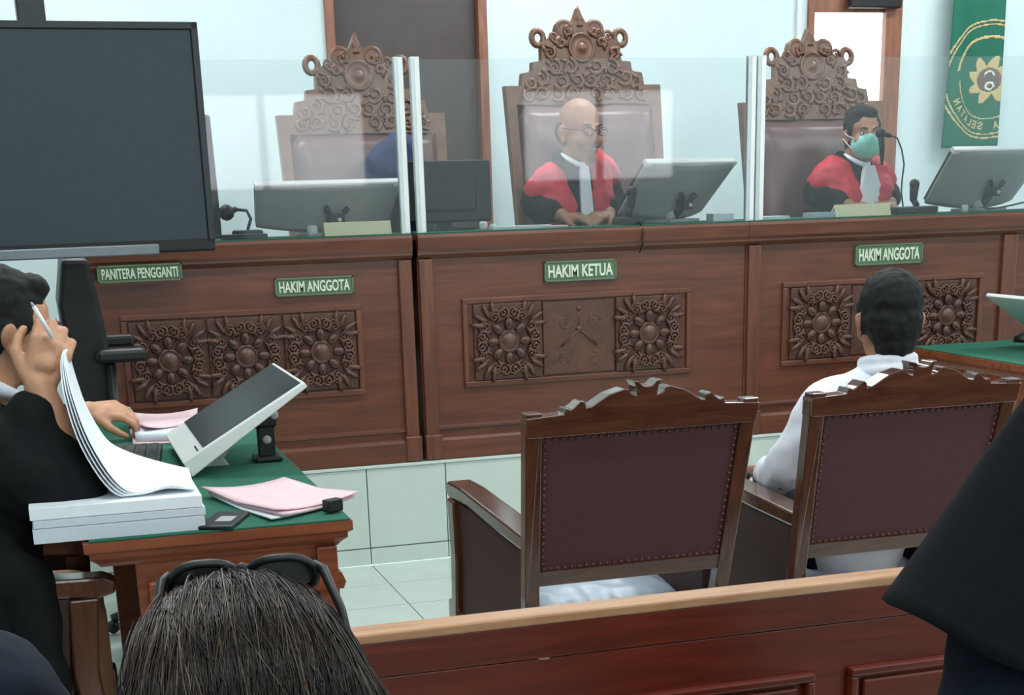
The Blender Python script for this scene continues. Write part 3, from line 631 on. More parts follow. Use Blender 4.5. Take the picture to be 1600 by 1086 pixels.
# ================================================================== DESKS
def desk(label, x0, x1, y0, y1, mirror=False):
    t = thing('desk', label, 'desk', ((x0+x1)/2, (y0+y1)/2, 0), 0, 'green-topped desks')
    hx, hy = (x1-x0)/2, (y1-y0)/2
    bm = bmesh.new()
    prof = [(0, .748), (0, .728), (.010, .722), (.010, .712), (.024, .700), (.030, .692)]
    rings = []
    for d, z in prof: rings.append([bm.verts.new(q) for q in ((-hx+d, -hy+d, z), (hx-d, -hy+d, z), (hx-d, hy-d, z), (-hx+d, hy-d, z))])
    for A, B in zip(rings, rings[1:]):
        for k in range(4): bm.faces.new((A[k], A[(k+1) % 4], B[(k+1) % 4], B[k]))
    bm.faces.new(rings[0][::-1]); bm.faces.new(rings[-1]); finish('top_board', bm, 'desk', t)
    bx('felt_top', 'felt', t, -hx+.012, hx-.004, -hy+.006, hy-.012, .748, .752, .001)
    ins = .035
    for sy in (-1, 1):
        a, b = sorted((sy*(hy-ins), sy*(hy-ins-.03)))
        e = bx('end_panel', 'desk', t, -hx+.10 if not mirror else -hx+ins, hx-ins if not mirror else hx-.10, a, b, 0, .693, .003)
        for k, (z0, z1, d) in enumerate(((.60, .652, .0), (.50, .585, .012), (.08, .47, .012))):
            yy = sy*(hy-ins); q = sorted((yy, yy+sy*(.010 if k else .016)))
            bx('panel_moulding', 'desk', e, (-hx+.12 if not mirror else -hx+.055), (hx-.055 if not mirror else hx-.12), q[0], q[1], z0, z1, .005)
        px = hx-ins-.02 if not mirror else -hx+ins+.02
        bx('corner_post', 'desk', t, px-.022, px+.022, *sorted((sy*(hy-ins+.016), sy*(hy-ins-.05))), 0, .693, .004)
        bm = bmesh.new(); prismY(bm, [(px-.03, .60), (px+.03, .60), (px+.036, .615), (px+.028, .635), (px-.028, .635)], *sorted((sy*(hy-ins+.02), sy*(hy-ins-.05)))); finish('post_collar', bm, 'desk', t)
    s = -1 if mirror else 1
    bx('front_panel', 'desk', t, *sorted((s*(hx-ins), s*(hx-ins-.025))), -hy+.06, hy-.06, .05, .693, .003)
    return t
desk('green-topped wooden desk with papers and a tilted monitor at left', .030, .580, 3.078, 4.86)
desk('green-topped desk beyond the seated man at the right edge', 3.34, 3.94, 3.75, 5.47, True)
DT = .752
def touch_monitor(loc, sgn, label, wid=.50):
    t = thing('touch_monitor', label, 'monitor', loc, 0, 'white tilted desk monitors')
    e1 = V((.311*sgn, 0, .175)).normalized(); e2 = V((0, 1, 0)); nn = V((-e1.z*sgn, 0, abs(e1.x)))
    L = .357; base = V((0, 0, .040))
    def P(a, b, c): return base+e1*a+e2*b+nn*c
    def hexa(name, mat, par, a0, a1, b0, b1, c0, c1, c1b=None, bevel=.003):
        bm = bmesh.new(); vv = []
        for a in (a0, a1):
            for b in (b0, b1):
                for c in ((c0 if a == a0 or c1b is None else c1b), c1): vv.append(bm.verts.new(P(a, b, c)))
        for f in ((0, 1, 3, 2), (4, 6, 7, 5), (0, 4, 5, 1), (2, 3, 7, 6), (0, 2, 6, 4), (1, 5, 7, 3)): bm.faces.new([vv[i] for i in f])
        return finish(name, bm, mat, par, False, bevel)
    b = hexa('casing', 'white', t, 0, L, 0, wid, -.042, 0, -.014)
    hexa('screen', 'screen', b, .062, L-.008, .020, wid-.010, -.002, .0015, None, 0)
    hexa('chin_slot', 'cable', b, .045, .050, .02, .10, -.001, .0006, None, 0)
    bm = bmesh.new(); prismY(bm, [(sgn*.05, .0), (sgn*.13, .0), (sgn*.115, .018), (sgn*.16, .072), (sgn*.10, .06), (sgn*.07, .02)], wid*.3, wid*.7); finish('stand', bm, 'pale', t, False, .003)
    return t
touch_monitor((.291, 3.713, DT), 1, 'white touch monitor with dark screen tilted back on the left desk')
touch_monitor((3.84, 4.75, DT-.0), -1, 'white tilted monitor cut off by the right edge, on the right desk', .46)

# documents on the left desk
st = thing('document_stack', 'thick white document stack with lifted pages on the left desk', 'documents', (.105, 3.25, DT))
for k, (z0, z1) in enumerate(((0, .030), (.031, .047), (.048, .072))):
    bm = bmesh.new(); dx = (.0, .003, -.002)[k]; vs_ = box(bm, -.168+dx, .172+dx, -.150, .150, z0, z1); p = finish('page_block', bm, 'pageedge' if k < 2 else 'paper', st, False, .001)
import itertools
near = [(.266, 3.14, .830), (.216, 3.14, .842), (.15, 3.14, .832), (.109, 3.14, .860), (.068, 3.15, .943), (.046, 3.19, 1.030), (.040, 3.24, 1.088), (.040, 3.26, 1.115)]
far = [(.276, 3.37, .836), (.215, 3.37, .856), (.15, 3.37, .883), (.108, 3.36, .915), (.076, 3.34, .985), (.062, 3.31, 1.04), (.054, 3.29, 1.086), (.05, 3.28, 1.115)]
def crv(P, t):
    n = len(P)-1; x = t*n; i = min(int(x), n-1); f = x-i; p = [V(P[max(0, min(n, i+k))]) for k in (-1, 0, 1, 2)]
    return .5*((2*p[1])+(p[2]-p[0])*f+(2*p[0]-5*p[1]+4*p[2]-p[3])*f*f+(3*p[1]-p[0]-3*p[2]+p[3])*f**3)
for k in range(4):
    bm = bmesh.new(); g = []
    off = V((-.0065*k, -.003*k, -.003*k)); n, m2 = 30, 6
    for i in range(n+1):
        t = i/n; a, b = crv(near, t), crv(far, t); row = []
        w_ = math.sin(PI*t)**.7
        for j in range(m2+1):
            s_ = j/m2; q = a.lerp(b, s_)+off*w_+V((0, 0, -.012*math.sin(PI*s_)*w_)); q.z = max(q.z, DT+.076+.0008*(4-k)); row.append(bm.verts.new(q-V((.105, 3.25, DT))))
        g.append(row)
    for i in range(n):
        for j in range(m2): bm.faces.new((g[i][j], g[i+1][j], g[i+1][j+1], g[i][j+1]))
    o = finish('lifted_page', bm, 'paper', st, True); so = o.modifiers.new('thick', 'SOLIDIFY'); so.thickness = .0012
# pink file with clip
pf = thing('pink_file', 'pink paper file with black binder clip on the near desk corner', 'file', (.47, 3.29, DT))
def quad_sheet(name, mat, par, q, z, th, warp=.0, n=8):
    bm = bmesh.new(); g = {}
    for b in (0, 1):
        for i in range(n+1):
            for j in range(n+1):
                u, v = i/n, j/n; p = V(q[0]).lerp(V(q[1]), u).lerp(V(q[3]).lerp(V(q[2]), u), v)
                g[b, i, j] = bm.verts.new((p.x, p.y, z+b*th+warp*(abs(u-.5)*2)**2*abs(v-.5)*2))
    for i in range(n):
        for j in range(n):
            bm.faces.new((g[1, i, j], g[1, i+1, j], g[1, i+1, j+1], g[1, i, j+1])); bm.faces.new((g[0, i, j], g[0, i, j+1], g[0, i+1, j+1], g[0, i+1, j]))
        bm.faces.new((g[0, i, 0], g[0, i+1, 0], g[1, i+1, 0], g[1, i, 0])); bm.faces.new((g[0, i, n], g[1, i, n], g[1, i+1, n], g[0, i+1, n]))
        bm.faces.new((g[0, 0, i], g[1, 0, i], g[1, 0, i+1], g[0, 0, i+1])); bm.faces.new((g[0, n, i], g[0, n, i+1], g[1, n, i+1], g[1, n, i]))
    return finish(name, bm, mat, par, True)
quad_sheet('inner_sheets', 'paper', pf, [(-.145, .145), (.03, .19), (.115, -.03), (-.055, -.180)], .0005, .004, .006)
quad_sheet('back_cover', 'pink', pf, [(-.150, .150), (.035, .20), (.15, -.04), (-.03, -.175)], .005, .006, .006)
quad_sheet('front_cover', 'pink', pf, [(-.163, .168), (.033, .202), (.157, -.049), (-.045, -.165)], .013, .003, .010)
c = bx('binder_clip', 'black', pf, -.02, .02, -.014, .010, -.001, .026, .003); c.location = (.083, -.130, .004); c.rotation_euler.z = .5
# phone
ph = thing('mobile_phone', 'black mobile phone lying beside the white document stack', 'phone', (.322, 3.155, DT), math.radians(-22))
bx('phone_body', 'black', ph, -.037, .037, -.075, .075, 0, .009, .004); bx('phone_label', 'pale', ph, -.012, .022, -.03, .02, .009, .0096, 0)
# pink folder further back, keyboard, desk mic
fo = thing('pink_folder', 'pale pink open folder under the far hand on the left desk', 'folder', (.31, 4.50, DT))
quad_sheet('lower_cover', 'pink', fo, [(-.09, .22), (.12, .20), (.05, -.22), (-.10, -.17)], .001, .004); quad_sheet('inner_sheets', 'pageedge', fo, [(-.085, .215), (.115, .195), (.045, -.20), (-.09, -.15)], .006, .018)
quad_sheet('upper_cover', 'pink', fo, [(-.085, .23), (.12, .21), (.09, -.02), (-.06, -.10)], .026, .004, .012)
kb = thing('keyboard', 'black keyboard lying behind the lifted pages on the left desk', 'keyboard', (.20, 4.07, DT), math.radians(84))
bx('keyboard_tray', 'black', kb, -.17, .17, -.065, .065, 0, .014, .004)
kp = None
for r in range(4):
    for cc in range(11):
        if kp is None: kp = q = bx('key', 'screen', kb, -.011, .011, -.011, .011, .014, .019, .002)
        else: q = share(kp, kb)
        q.location = (-.145+cc*.029, -.045+r*.03, 0)
wb = thing('webcam', 'black webcam stand behind the tilted monitor on the left desk', 'webcam', (.522, 3.90, DT))
bx('base', 'black', wb, -.035, .035, -.04, .04, 0, .014, .005); bx('post', 'black', wb, -.022, .022, -.014, .014, .010, .095, .005)
bm = bmesh.new(); box(bm, -.045, .03, -.02, .02, .085, .125); q = finish('camera_body', bm, 'black', wb, False, .008)
for p, r in (((.0, -.016, .055), .012), ((.022, -.022, .118), .012)):
    bm = bmesh.new(); ell(bm, p, (r, .006, r), None, 2); finish('lens_dot', bm, 'pale', wb, True)
t = thing('desk_microphone', 'black microphone base on the right desk at the frame edge', 'microphone', (3.83, 5.36, DT))
bm = bmesh.new(); lathe(bm, [(.05, 0), (.048, .02), (.02, .035)], n=16); finish('base', bm, 'black', t, True); bm = bmesh.new(); tube(bm, [(0, 0, .03), (.03, 0, .12), (.08, 0, .18)], .006, 8); finish('gooseneck', bm, 'black', t, True); bm = bmesh.new(); cap(bm, V((.08, 0, .18)), .010, V((.12, 0, .20)), .013, 1); finish('mic_head', bm, 'black', t, True)

# black office chair seen from the side, before the bench end
t = thing('office_chair', 'black office chair seen from the side below the television', 'chair', (.345, 5.18, 0), -PI/2)
bm = bmesh.new(); prismX(bm, [(-.26, .56), (-.15, .58), (-.135, .85), (-.16, 1.10), (-.18, 1.235), (-.26, 1.238), (-.285, 1.10), (-.27, .85)], -.22, .22); finish('backrest', bm, 'black', t, False, .015)
bx('seat', 'black', t, -.24, .24, -.17, .24, .46, .54, .025)
for s in (-1, 1):
    bx('armrest', 'black', t, s*.27-.03, s*.27+.03, -.19, -.04, .925, .965, .012)
    bm = bmesh.new(); tube(bm, [(s*.27, -.15, .93), (s*.27, -.15, .62), (s*.22, -.02, .5)], .016, 8); finish('armrest_post', bm, 'black', t, True)
bm = bmesh.new(); tube(bm, [(0, .0, .09), (0, .0, .47)], .028, 10); finish('gas_column', bm, 'black', t, True)
for k in range(5):
    a = k*2*PI/5; bm = bmesh.new(); tube(bm, [(0, 0, .10), (.24*math.cos(a), .24*math.sin(a), .055)], [.026, .016], 8); finish('base_spoke', bm, 'black', t, True)
    bm = bmesh.new(); ell(bm, (.24*math.cos(a), .24*math.sin(a), .027), .027, None, 1); finish('caster', bm, 'black', t, True)

# ================================================================== PEOPLE
def head_xf(c, yaw=0, pitch=0, roll=0, s=1.0):
    return Matrix.Translation(c) @ Matrix.Rotation(yaw, 4, 'Z') @ Matrix.Rotation(pitch, 4, 'X') @ Matrix.Rotation(roll, 4, 'Y') @ Matrix.Scale(s, 4)
def add_xf(bm, sub, xf):
    bmesh.ops.transform(sub, matrix=xf, verts=sub.verts); me = bpy.data.meshes.new('t'); sub.to_mesh(me); sub.free(); bm.from_mesh(me); bpy.data.meshes.remove(me)
def head_shape(bm, xf, neck=True):
    h = bmesh.new()
    ell(h, (0, .015, .032), (.075, .094, .088), None, 3); ell(h, (0, -.022, -.032), (.061, .070, .082), None, 3)
    ell(h, (0, -.058, -.098), (.030, .028, .022)); ell(h, (0, -.03, -.075), (.052, .055, .038))
    cap(h, V((0, -.088, .012)), .008, V((0, -.110, -.026)), .013); ell(h, (0, -.098, -.030), (.019, .014, .011))
    for s in (-1, 1):
        ell(h, (s*.030, -.084, .024), (.024, .011, .008)); ell(h, (s*.040, -.062, -.028), (.026, .026, .026))
        ell(h, (s*.030, -.080, .006), (.015, .010, .009))
        ell(h, (s*.080, .012, -.006), (.009, .020, .030), Euler((0, s*.25, s*-.4))); ell(h, (s*.076, .006, -.032), (.009, .012, .014))
    ell(h, (0, -.088, -.060), (.026, .012, .007)); ell(h, (0, -.085, -.072), (.022, .012, .008))
    if neck: cap(h, V((0, .020, -.06)), .052, V((0, .030, -.17)), .056)
    add_xf(bm, h, xf)
def face_bits(parent, xf, brow='brow', eyes=True, mouth=True):
    for s in (-1, 1):
        if eyes:
            bm = bmesh.new(); ell(bm, (s*.030, -.0855, .006), (.010, .006, .0055)); e = finish('eye', bm, 'eye', parent, True); bmm = e.data; bmm.transform(xf)
            bm = bmesh.new(); ell(bm, (s*.030, -.0905, .006), (.0048, .003, .005)); i = finish('iris', bm, 'iris', e, True); i.data.transform(xf)
        bm = bmesh.new(); tube(bm, [(s*.014, -.097, .026), (s*.032, -.096, .031), (s*.048, -.084, .027)], [.003, .004, .0025], 6); b = finish('eyebrow', bm, brow, parent, True); b.data.transform(xf)
    if mouth:
        bm = bmesh.new(); ell(bm, (0, -.097, -.066), (.022, .005, .006)); m_ = finish('lips', bm, 'lip', parent, True); m_.data.transform(xf)
def hair_cap(parent, xf, mat='hairb', voxel=.006, top=0.0, side=True, name='hair'):
    h = bmesh.new(); ell(h, (0, .026, .046+top), (.080, .096, .086), None, 3); ell(h, (0, .055, .0), (.074, .062, .085), None, 3); ell(h, (0, .065, -.055), (.058, .040, .05), None, 2)
    if side:
        for s in (-1, 1): ell(h, (s*.066, -.010, .028), (.014, .030, .040)); ell(h, (s*.070, .022, .0), (.012, .022, .04))
    ell(h, (0, -.035, .094+top), (.055, .042, .030), None, 2)
    return blob(name, h, mat, parent, voxel, 3, xf, .004, 60)
def hand_shape(bm, w, f, up, thumb_side, curl=.6, s=1.0, spread=.10):
    """w wrist, f direction of the fingers, up back-of-hand normal, thumb_side +1/-1"""
    w = V(w); f = V(f).normalized(); up = V(up); up = (up-f*up.dot(f)).normalized(); sd = f.cross(up)*thumb_side
    kn = [(.032, .082, 1.0), (.011, .088, 1.1), (-.011, .084, 1.02), (-.031, .074, .82)]
    for a, b, L in kn:
        k = w+sd*a*s+f*b*s
        cap(bm, w+sd*a*.55*s+f*.005, .016*s, k, .0125*s)
        d = (f+sd*a/.03*spread).normalized(); ang = curl*.8; p = k
        for q, (ln, r0, r1) in enumerate(((.044, .0105, .0098), (.027, .0096, .0088), (.021, .0086, .0072))):
            dd = d*math.cos(ang)-up*math.sin(ang); e = p+dd*ln*L*s; cap(bm, p, r0*s, e, r1*s); p = e; ang += curl
    ell(bm, w+f*.045*s-up*.004, (.030*s, .030*s, .022*s))
    b0 = w+f*.022*s+sd*.026*s; b1 = b0+(f*.55+sd*.75-up*.35).normalized()*.042*s; b2 = b1+(f*.9+sd*.15-up*.45*(.5+curl)).normalized()*.032*s; b3 = b2+(f*.9-sd*.15-up*.45*(.5+curl)).normalized()*.026*s
    cap(bm, b0-f*.01*s, .016*s, b1, .0135*s); cap(bm, b1, .0125*s, b2, .011*s); cap(bm, b2, .011*s, b3, .0085*s)

def judge(c, yaw, pitch, s, label, tx, tz, lean, hair, mask):
    """c head centre; robe torso below"""
    p = thing('person', label, 'person', (c[0], c[1]+.10, ZP))
    O = Matrix.Translation((-c[0], -c[1]-.10, -ZP))
    xf = O @ head_xf(c, yaw, pitch, 0, s)
    nb = V((tx, 6.22, tz+.03))
    bm = bmesh.new(); head_shape(bm, xf, False)
    cap(bm, O @ (V(c)+V((0, .02, -.06))), .052*s, O @ nb, .06)
    # torso, thighs, arms and hands in one body
    chain(bm, [(O @ V((tx, 6.24, tz-.05)), .11), (O @ V((tx, 6.26, tz-.35)), .12), (O @ V((tx, 6.25, tz-.50)), .13)])
    for sx in (-1, 1):
        hx = tx+sx*.05; wv = O @ V((tx+sx*.10, 6.035, ZT+.045))
        chain(bm, [(O @ V((tx+sx*.14, 6.23, tz-.06)), .05), (O @ V((tx+sx*.16, 6.17, ZT+.08)), .040), (wv, .028)])
        hand_shape(bm, wv, (-sx*.8, -.45, -.1), (0, -.3, 1), 1 if sx < 0 else -1, .55, .95)
        chain(bm, [(O @ V((tx+sx*.09, 6.25, ZP+.52)), .085), (O @ V((tx+sx*.10, 6.14, ZP+.50)), .07), (O @ V((tx+sx*.10, 6.14, ZP+.06)), .05)])
    b = blob('body', bm, 'skindk', p, .0055, 3)
    face_bits(b, xf, 'brow' if hair else 'brow', True, not mask)
    # black robe
    bm = bmesh.new()
    chain(bm, [(O @ V((tx, 6.22, tz-.07)), .135), (O @ V((tx, 6.22, tz-.30)), .16), (O @ V((tx, 6.22, tz-.48)), .17)])
    for sx in (-1, 1):
        lift = lean*sx*.03
        chain(bm, [(O @ V((tx+sx*.10, 6.22, tz-.01+lift)), .075), (O @ V((tx+sx*.150, 6.22, tz-.075+lift)), .072), (O @ V((tx+sx*.165, 6.18, ZT+.08)), .062), (O @ V((tx+sx*.12, 6.08, ZT+.065)), .050)])
    blob('robe', bm, 'blackrobe', p, .010, 5, None, .006, 20)
    # red yoke over chest and shoulders
    bm = bmesh.new()
    for sx in (-1, 1):
        lift = lean*sx*.03
        chain(bm, [(O @ V((tx+sx*.085, 6.20, tz+.0+lift)), .080), (O @ V((tx+sx*.135, 6.195, tz-.040+lift)), .078)])
        chain(bm, [(O @ V((tx+sx*.085, 6.165, tz-.01+lift)), .075), (O @ V((tx+sx*.075, 6.105, ZT+.07)), .080)])
    blob('red_yoke', bm, 'red', p, .009, 4, None, .008, 26)
    bm = bmesh.new()
    for sx in (-1, 1): chain(bm, [(O @ V((tx+sx*.055, 6.21, tz+.07)), .028), (O @ V((tx+sx*.035, 6.105, tz+.0)), .026), (O @ V((tx+sx*.040, 6.065, ZT+.06)), .030)])
    blob('robe_lapel', bm, 'blackrobe', p, .008, 3)
    bm = bmesh.new(); y0 = 6.055; w0, w1 = (.016, .028) if not mask else (.022, .066)
    prism(bm, [(-w0, tz+.03), (w0, tz+.03), (w1, ZT+.06), (w1*.7, ZT+.035), (-w1*.7, ZT+.035), (-w1, ZT+.06)], lambda u, v: O @ V((tx+u+.01, y0-.02+.25*max(0, v-tz+.06), v)), lambda u, v: O @ V((tx+u+.01, y0+.012+.25*max(0, v-tz+.06), v)))
    finish('jabot', bm, 'jabot', p, False, .005)
    bm = bmesh.new()
    for sx in (-1, 1): chain(bm, [(O @ V((tx+sx*.05, 6.19, tz+.075)), .012), (O @ V((tx+sx*.012, 6.085, tz+.035)), .012)])
    blob('white_collar', bm, 'jabot', p, .006, 2)
    if hair: hair_cap(p, xf)
    else:
        h = bmesh.new()
        for sx in (-1, 1): ell(h, (sx*.070, .035, .0), (.013, .045, .036))
        ell(h, (0, .075, -.02), (.062, .038, .045)); blob('hair_fringe', h, 'brow', p, .006, 3, xf)
        h = bmesh.new(); ell(h, (0, -.088, -.096), (.018, .012, .014)); tube(h, [(-.024, -.100, -.054), (0, -.108, -.049), (.024, -.100, -.054)], [.003, .005, .003], 6); blob('beard', h, 'brow', p, .004, 1, xf)
        bm = bmesh.new()
        for sx in (-1, 1): tube(bm, [(sx*.032+.021*math.cos(k*PI/8), -.108, .006+.016*math.sin(k*PI/8)) for k in range(16)], .0022, 6, True); tube(bm, [(sx*.053, -.106, .01), (sx*.082, .0, .012)], .002, 6)
        tube(bm, [(-.011, -.109, .01), (.011, -.109, .01)], .002, 6); g = finish('glasses', bm, 'black', p, True); g.data.transform(xf)
    if mask:
        h = bmesh.new(); ell(h, (0, -.048, -.048), (.068, .076, .062), None, 3); ell(h, (0, -.095, -.032), (.034, .034, .040), None, 2)
        mk = blob('surgical_mask', h, 'mask', p, .005, 3, xf)
        bm = bmesh.new()
        for sx in (-1, 1): tube(bm, [(sx*.055, -.065, -.02), (sx*.078, -.02, -.005), (sx*.088, .012, .012)], .002, 6); tube(bm, [(sx*.055, -.055, -.075), (sx*.075, -.01, -.04), (sx*.088, .018, -.015)], .002, 6)
        q = finish('ear_loops', bm, 'jabot', mk, True); q.data.transform(xf)
    return p
judge((2.195, 6.14, 1.618), math.radians(14), math.radians(6), 1.05, 'bald judge in red and black robe with white jabot', 2.175, 1.455, 1, False, False)
judge((3.485, 6.14, 1.583), math.radians(-8), math.radians(2), .93, 'dark-haired judge in a green mask and red and black robe', 3.475, 1.425, 0, True, True)

# defendant, seen from behind in the second armchair
p = thing('person', 'man in a white shirt seen from behind, seated in the armchair', 'person', (2.0, 3.55, 0))
O = Matrix.Translation((-2.0, -3.55, 0)); q = lambda x, y, z: O @ V((x, y, z))
xf = O @ head_xf((2.068, 3.475, 1.056), PI-.25, math.radians(6), 0, .98)
bm = bmesh.new(); head_shape(bm, xf, False); cap(bm, q(2.065, 3.46, 1.0), .052, q(2.055, 3.45, .90), .058)
chain(bm, [(q(2.04, 3.46, .83), .11), (q(1.98, 3.44, .60), .12), (q(1.955, 3.42, .50), .11)])
for sx in (-1, 1):
    chain(bm, [(q(1.95+sx*.075, 3.44, .50), .082), (q(1.95+sx*.09, 3.86, .50), .068), (q(1.95+sx*.09, 3.90, .10), .045)])
    cap(bm, q(1.95+sx*.09, 3.92, .045), .04, q(1.95+sx*.10, 4.06, .035), .032)
    el = q(2.04+sx*.235, 3.52, .665); wr = q(2.03+sx*.16, 3.76, .64); chain(bm, [(q(2.045+sx*.15, 3.46, .84), .045), (el, .036), (wr, .028)]); hand_shape(bm, wr, (-sx*.35, .9, -.1), (0, .1, 1), -1 if sx > 0 else 1, .4)
body = blob('body', bm, 'skindk', p, .0065, 3); face_bits(body, xf)
hair_cap(p, xf)
bm = bmesh.new()
chain(bm, [(q(2.048, 3.455, .80), .125), (q(2.0, 3.44, .62), .14), (q(1.96, 3.43, .50), .145)])
for sx in (-1, 1): chain(bm, [(q(2.055+sx*.05, 3.455, .885), .068), (q(2.048+sx*.160, 3.455, .845), .074), (q(2.045+sx*.235, 3.50, .70), .060), (q(2.035+sx*.22, 3.56, .665), .056), (q(2.03+sx*.17, 3.70, .645), .048)])
blob('shirt', bm, 'shirt', p, .009, 4, None, .007, 22)
bm = bmesh.new(); tube(bm, [q(2.058+.062*math.cos(a), 3.452+.060*math.sin(a), .958-.012*math.sin(a)) for a in [k*2*PI/20 for k in range(20)]], .016, 8, True); tube(bm, [q(2.058+.070*math.cos(a), 3.452+.066*math.sin(a), .930-.014*math.sin(a)) for a in [k*2*PI/20 for k in range(20)]], .018, 8, True)
blob('collar', bm, 'shirt', p, .005, 3)
bm = bmesh.new()
for sx in (-1, 1): chain(bm, [(q(1.955+sx*.07, 3.45, .49), .095), (q(1.95+sx*.09, 3.86, .50), .080), (q(1.95+sx*.09, 3.91, .12), .062)])
blob('trousers', bm, 'navy', p, .012, 4)

# robed man at the left, profile, lifting pages
p = thing('person', 'man in a black robe at the left edge lifting document pages', 'person', (-.35, 3.45, 0))
O = Matrix.Translation((.35, -3.45, 0)); q = lambda x, y, z: O @ V((x, y, z))
xf = O @ head_xf((-.062, 3.480, 1.142), PI/2+.12, math.radians(10), 0, 1.0)
bm = bmesh.new(); head_shape(bm, xf, False); cap(bm, q(-.09, 3.478, 1.08), .054, q(-.16, 3.47, .98), .062)
chain(bm, [(q(-.21, 3.465, .88), .12), (q(-.33, 3.45, .66), .13), (q(-.40, 3.44, .53), .13)])
for sy in (-1, 1): chain(bm, [(q(-.40, 3.44+sy*.09, .52), .09), (q(.0, 3.44+sy*.08, .53), .07), (q(.02, 3.44+sy*.08, .10), .046)]); cap(bm, q(.02, 3.44+sy*.08, .05), .042, q(.15, 3.44+sy*.09, .035), .034)
wr = q(-.018, 3.275, 1.045); el = q(.025, 3.26, .875)
chain(bm, [(q(-.19, 3.29, .95), .055), (el, .046), (wr, .031)])
hand_shape(bm, wr, (.42, .05, .9), (.05, -1, .15), -1, .95, 1.06)
wl = q(-.02, 3.72, .83); chain(bm, [(q(-.19, 3.64, .95), .055), (q(-.10, 3.76, .80), .045), (wl, .03)]); hand_shape(bm, wl, (.9, .1, -.2), (.1, 0, 1), 1, .4)
body = blob('body', bm, 'skin', p, .0045, 3); face_bits(body, xf, 'brow')
hair_cap(p, xf, 'hairb', .006, .004)
bm = bmesh.new()
chain(bm, [(q(-.19, 3.47, .93), .125), (q(-.25, 3.46, .78), .165), (q(-.36, 3.45, .56), .19)])
for sy in (-1, 1): chain(bm, [(q(-.17, 3.47+sy*.06, .985), .075), (q(-.175, 3.47+sy*.17, .945), .085)])
chain(bm, [(q(-.175, 3.30, .945), .09), (q(-.05, 3.24, .865), .095), (q(.015, 3.235, .835), .085)])
chain(bm, [(q(.010, 3.245, .840), .085), (q(-.030, 3.255, .930), .068), (q(-.040, 3.265, .985), .056)])
chain(bm, [(q(-.175, 3.64, .945), .085), (q(-.10, 3.77, .81), .075), (q(-.05, 3.74, .82), .06)])
chain(bm, [(q(-.14, 3.28, .72), .09), (q(-.16, 3.27, .50), .10)])
chain(bm, [(q(-.20, 3.20, .69), .075), (q(-.09, 3.185, .66), .062), (q(-.085, 3.18, .45), .060), (q(-.10, 3.18, .30), .07)]); chain(bm, [(q(-.20, 3.20, .68), .08), (q(-.20, 3.18, .3), .08)])
blob('robe', bm, 'blackrobe', p, .010, 5, None, .010, 14)
bm = bmesh.new(); chain(bm, [(q(-.110, 3.425, 1.030), .020), (q(-.080, 3.42, 1.018), .015), (q(-.055, 3.44, 1.005), .012)]); blob('white_collar', bm, 'shirt', p, .006, 2)
pn = thing('pen', 'thin white pen held in the raised fist of the robed man', 'pen', (.010, 3.255, 1.16)); bm = bmesh.new(); tube(bm, [(.012, 0, -.02), (-.018, -.005, .045)], .0045, 8); finish('barrel', bm, 'white', pn, True); bm = bmesh.new(); tube(bm, [(-.018, -.005, .045), (-.022, -.006, .053)], [.004, .0015], 8); finish('tip', bm, 'pale', pn, True)

# second robed person whose hand rests on the pink folder
p = thing('person', 'person in a black robe whose hand rests on the pink folder', 'person', (-.50, 4.42, 0))
O = Matrix.Translation((.50, -4.42, 0)); q = lambda x, y, z: O @ V((x, y, z))
xf = O @ head_xf((-.42, 4.42, 1.08), PI/2, 0, 0, .95)
bm = bmesh.new(); head_shape(bm, xf, False); cap(bm, q(-.43, 4.42, 1.0), .05, q(-.45, 4.42, .9), .058); chain(bm, [(q(-.46, 4.42, .82), .11), (q(-.50, 4.42, .52), .13)])
wr = q(.105, 4.42, .842); chain(bm, [(q(-.42, 4.28, .86), .05), (q(-.14, 4.32, .80), .042), (wr, .029)]); hand_shape(bm, wr, (.9, .1, -.05), (.1, -.5, .85), 1, .75, 1.0)
wl = q(-.06, 4.60, .80); chain(bm, [(q(-.42, 4.58, .86), .05), (q(-.28, 4.64, .74), .042), (wl, .029)]); hand_shape(bm, wl, (.9, -.1, -.1), (0, 0, 1), 1, .4)
for sy in (-1, 1): chain(bm, [(q(-.5, 4.42+sy*.09, .5), .09), (q(-.12, 4.42+sy*.08, .52), .07), (q(-.10, 4.42+sy*.08, .05), .045)])
body = blob('body', bm, 'skin', p, .0055, 3); face_bits(body, xf); hair_cap(p, xf)
bm = bmesh.new(); chain(bm, [(q(-.45, 4.42, .86), .125), (q(-.5, 4.42, .54), .17)])
for sy, e, w_ in ((-1, (-.14, 4.32, .80), (.02, 4.39, .825)), (1, (-.28, 4.64, .75), (-.12, 4.61, .79))): chain(bm, [(q(-.44, 4.42+sy*.06, .91), .07), (q(-.43, 4.42+sy*.16, .87), .08), (q(*e), .062), (q(*w_), .050)])
blob('robe', bm, 'blackrobe', p, .011, 5, None, .008, 16)
rg = thing('watch', 'small metal ring-like object beyond the hand on the pink folder', 'ring', (.215, 4.545, .806)); bm = bmesh.new(); tube(bm, [(.014*math.cos(k*PI/8), 0, .018*math.sin(k*PI/8)) for k in range(16)], .0045, 6, True); finish('band', bm, 'silver', rg, True); bm = bmesh.new(); ell(bm, (0, 0, .02), (.009, .006, .006)); finish('stone', bm, 'pale', rg, True)

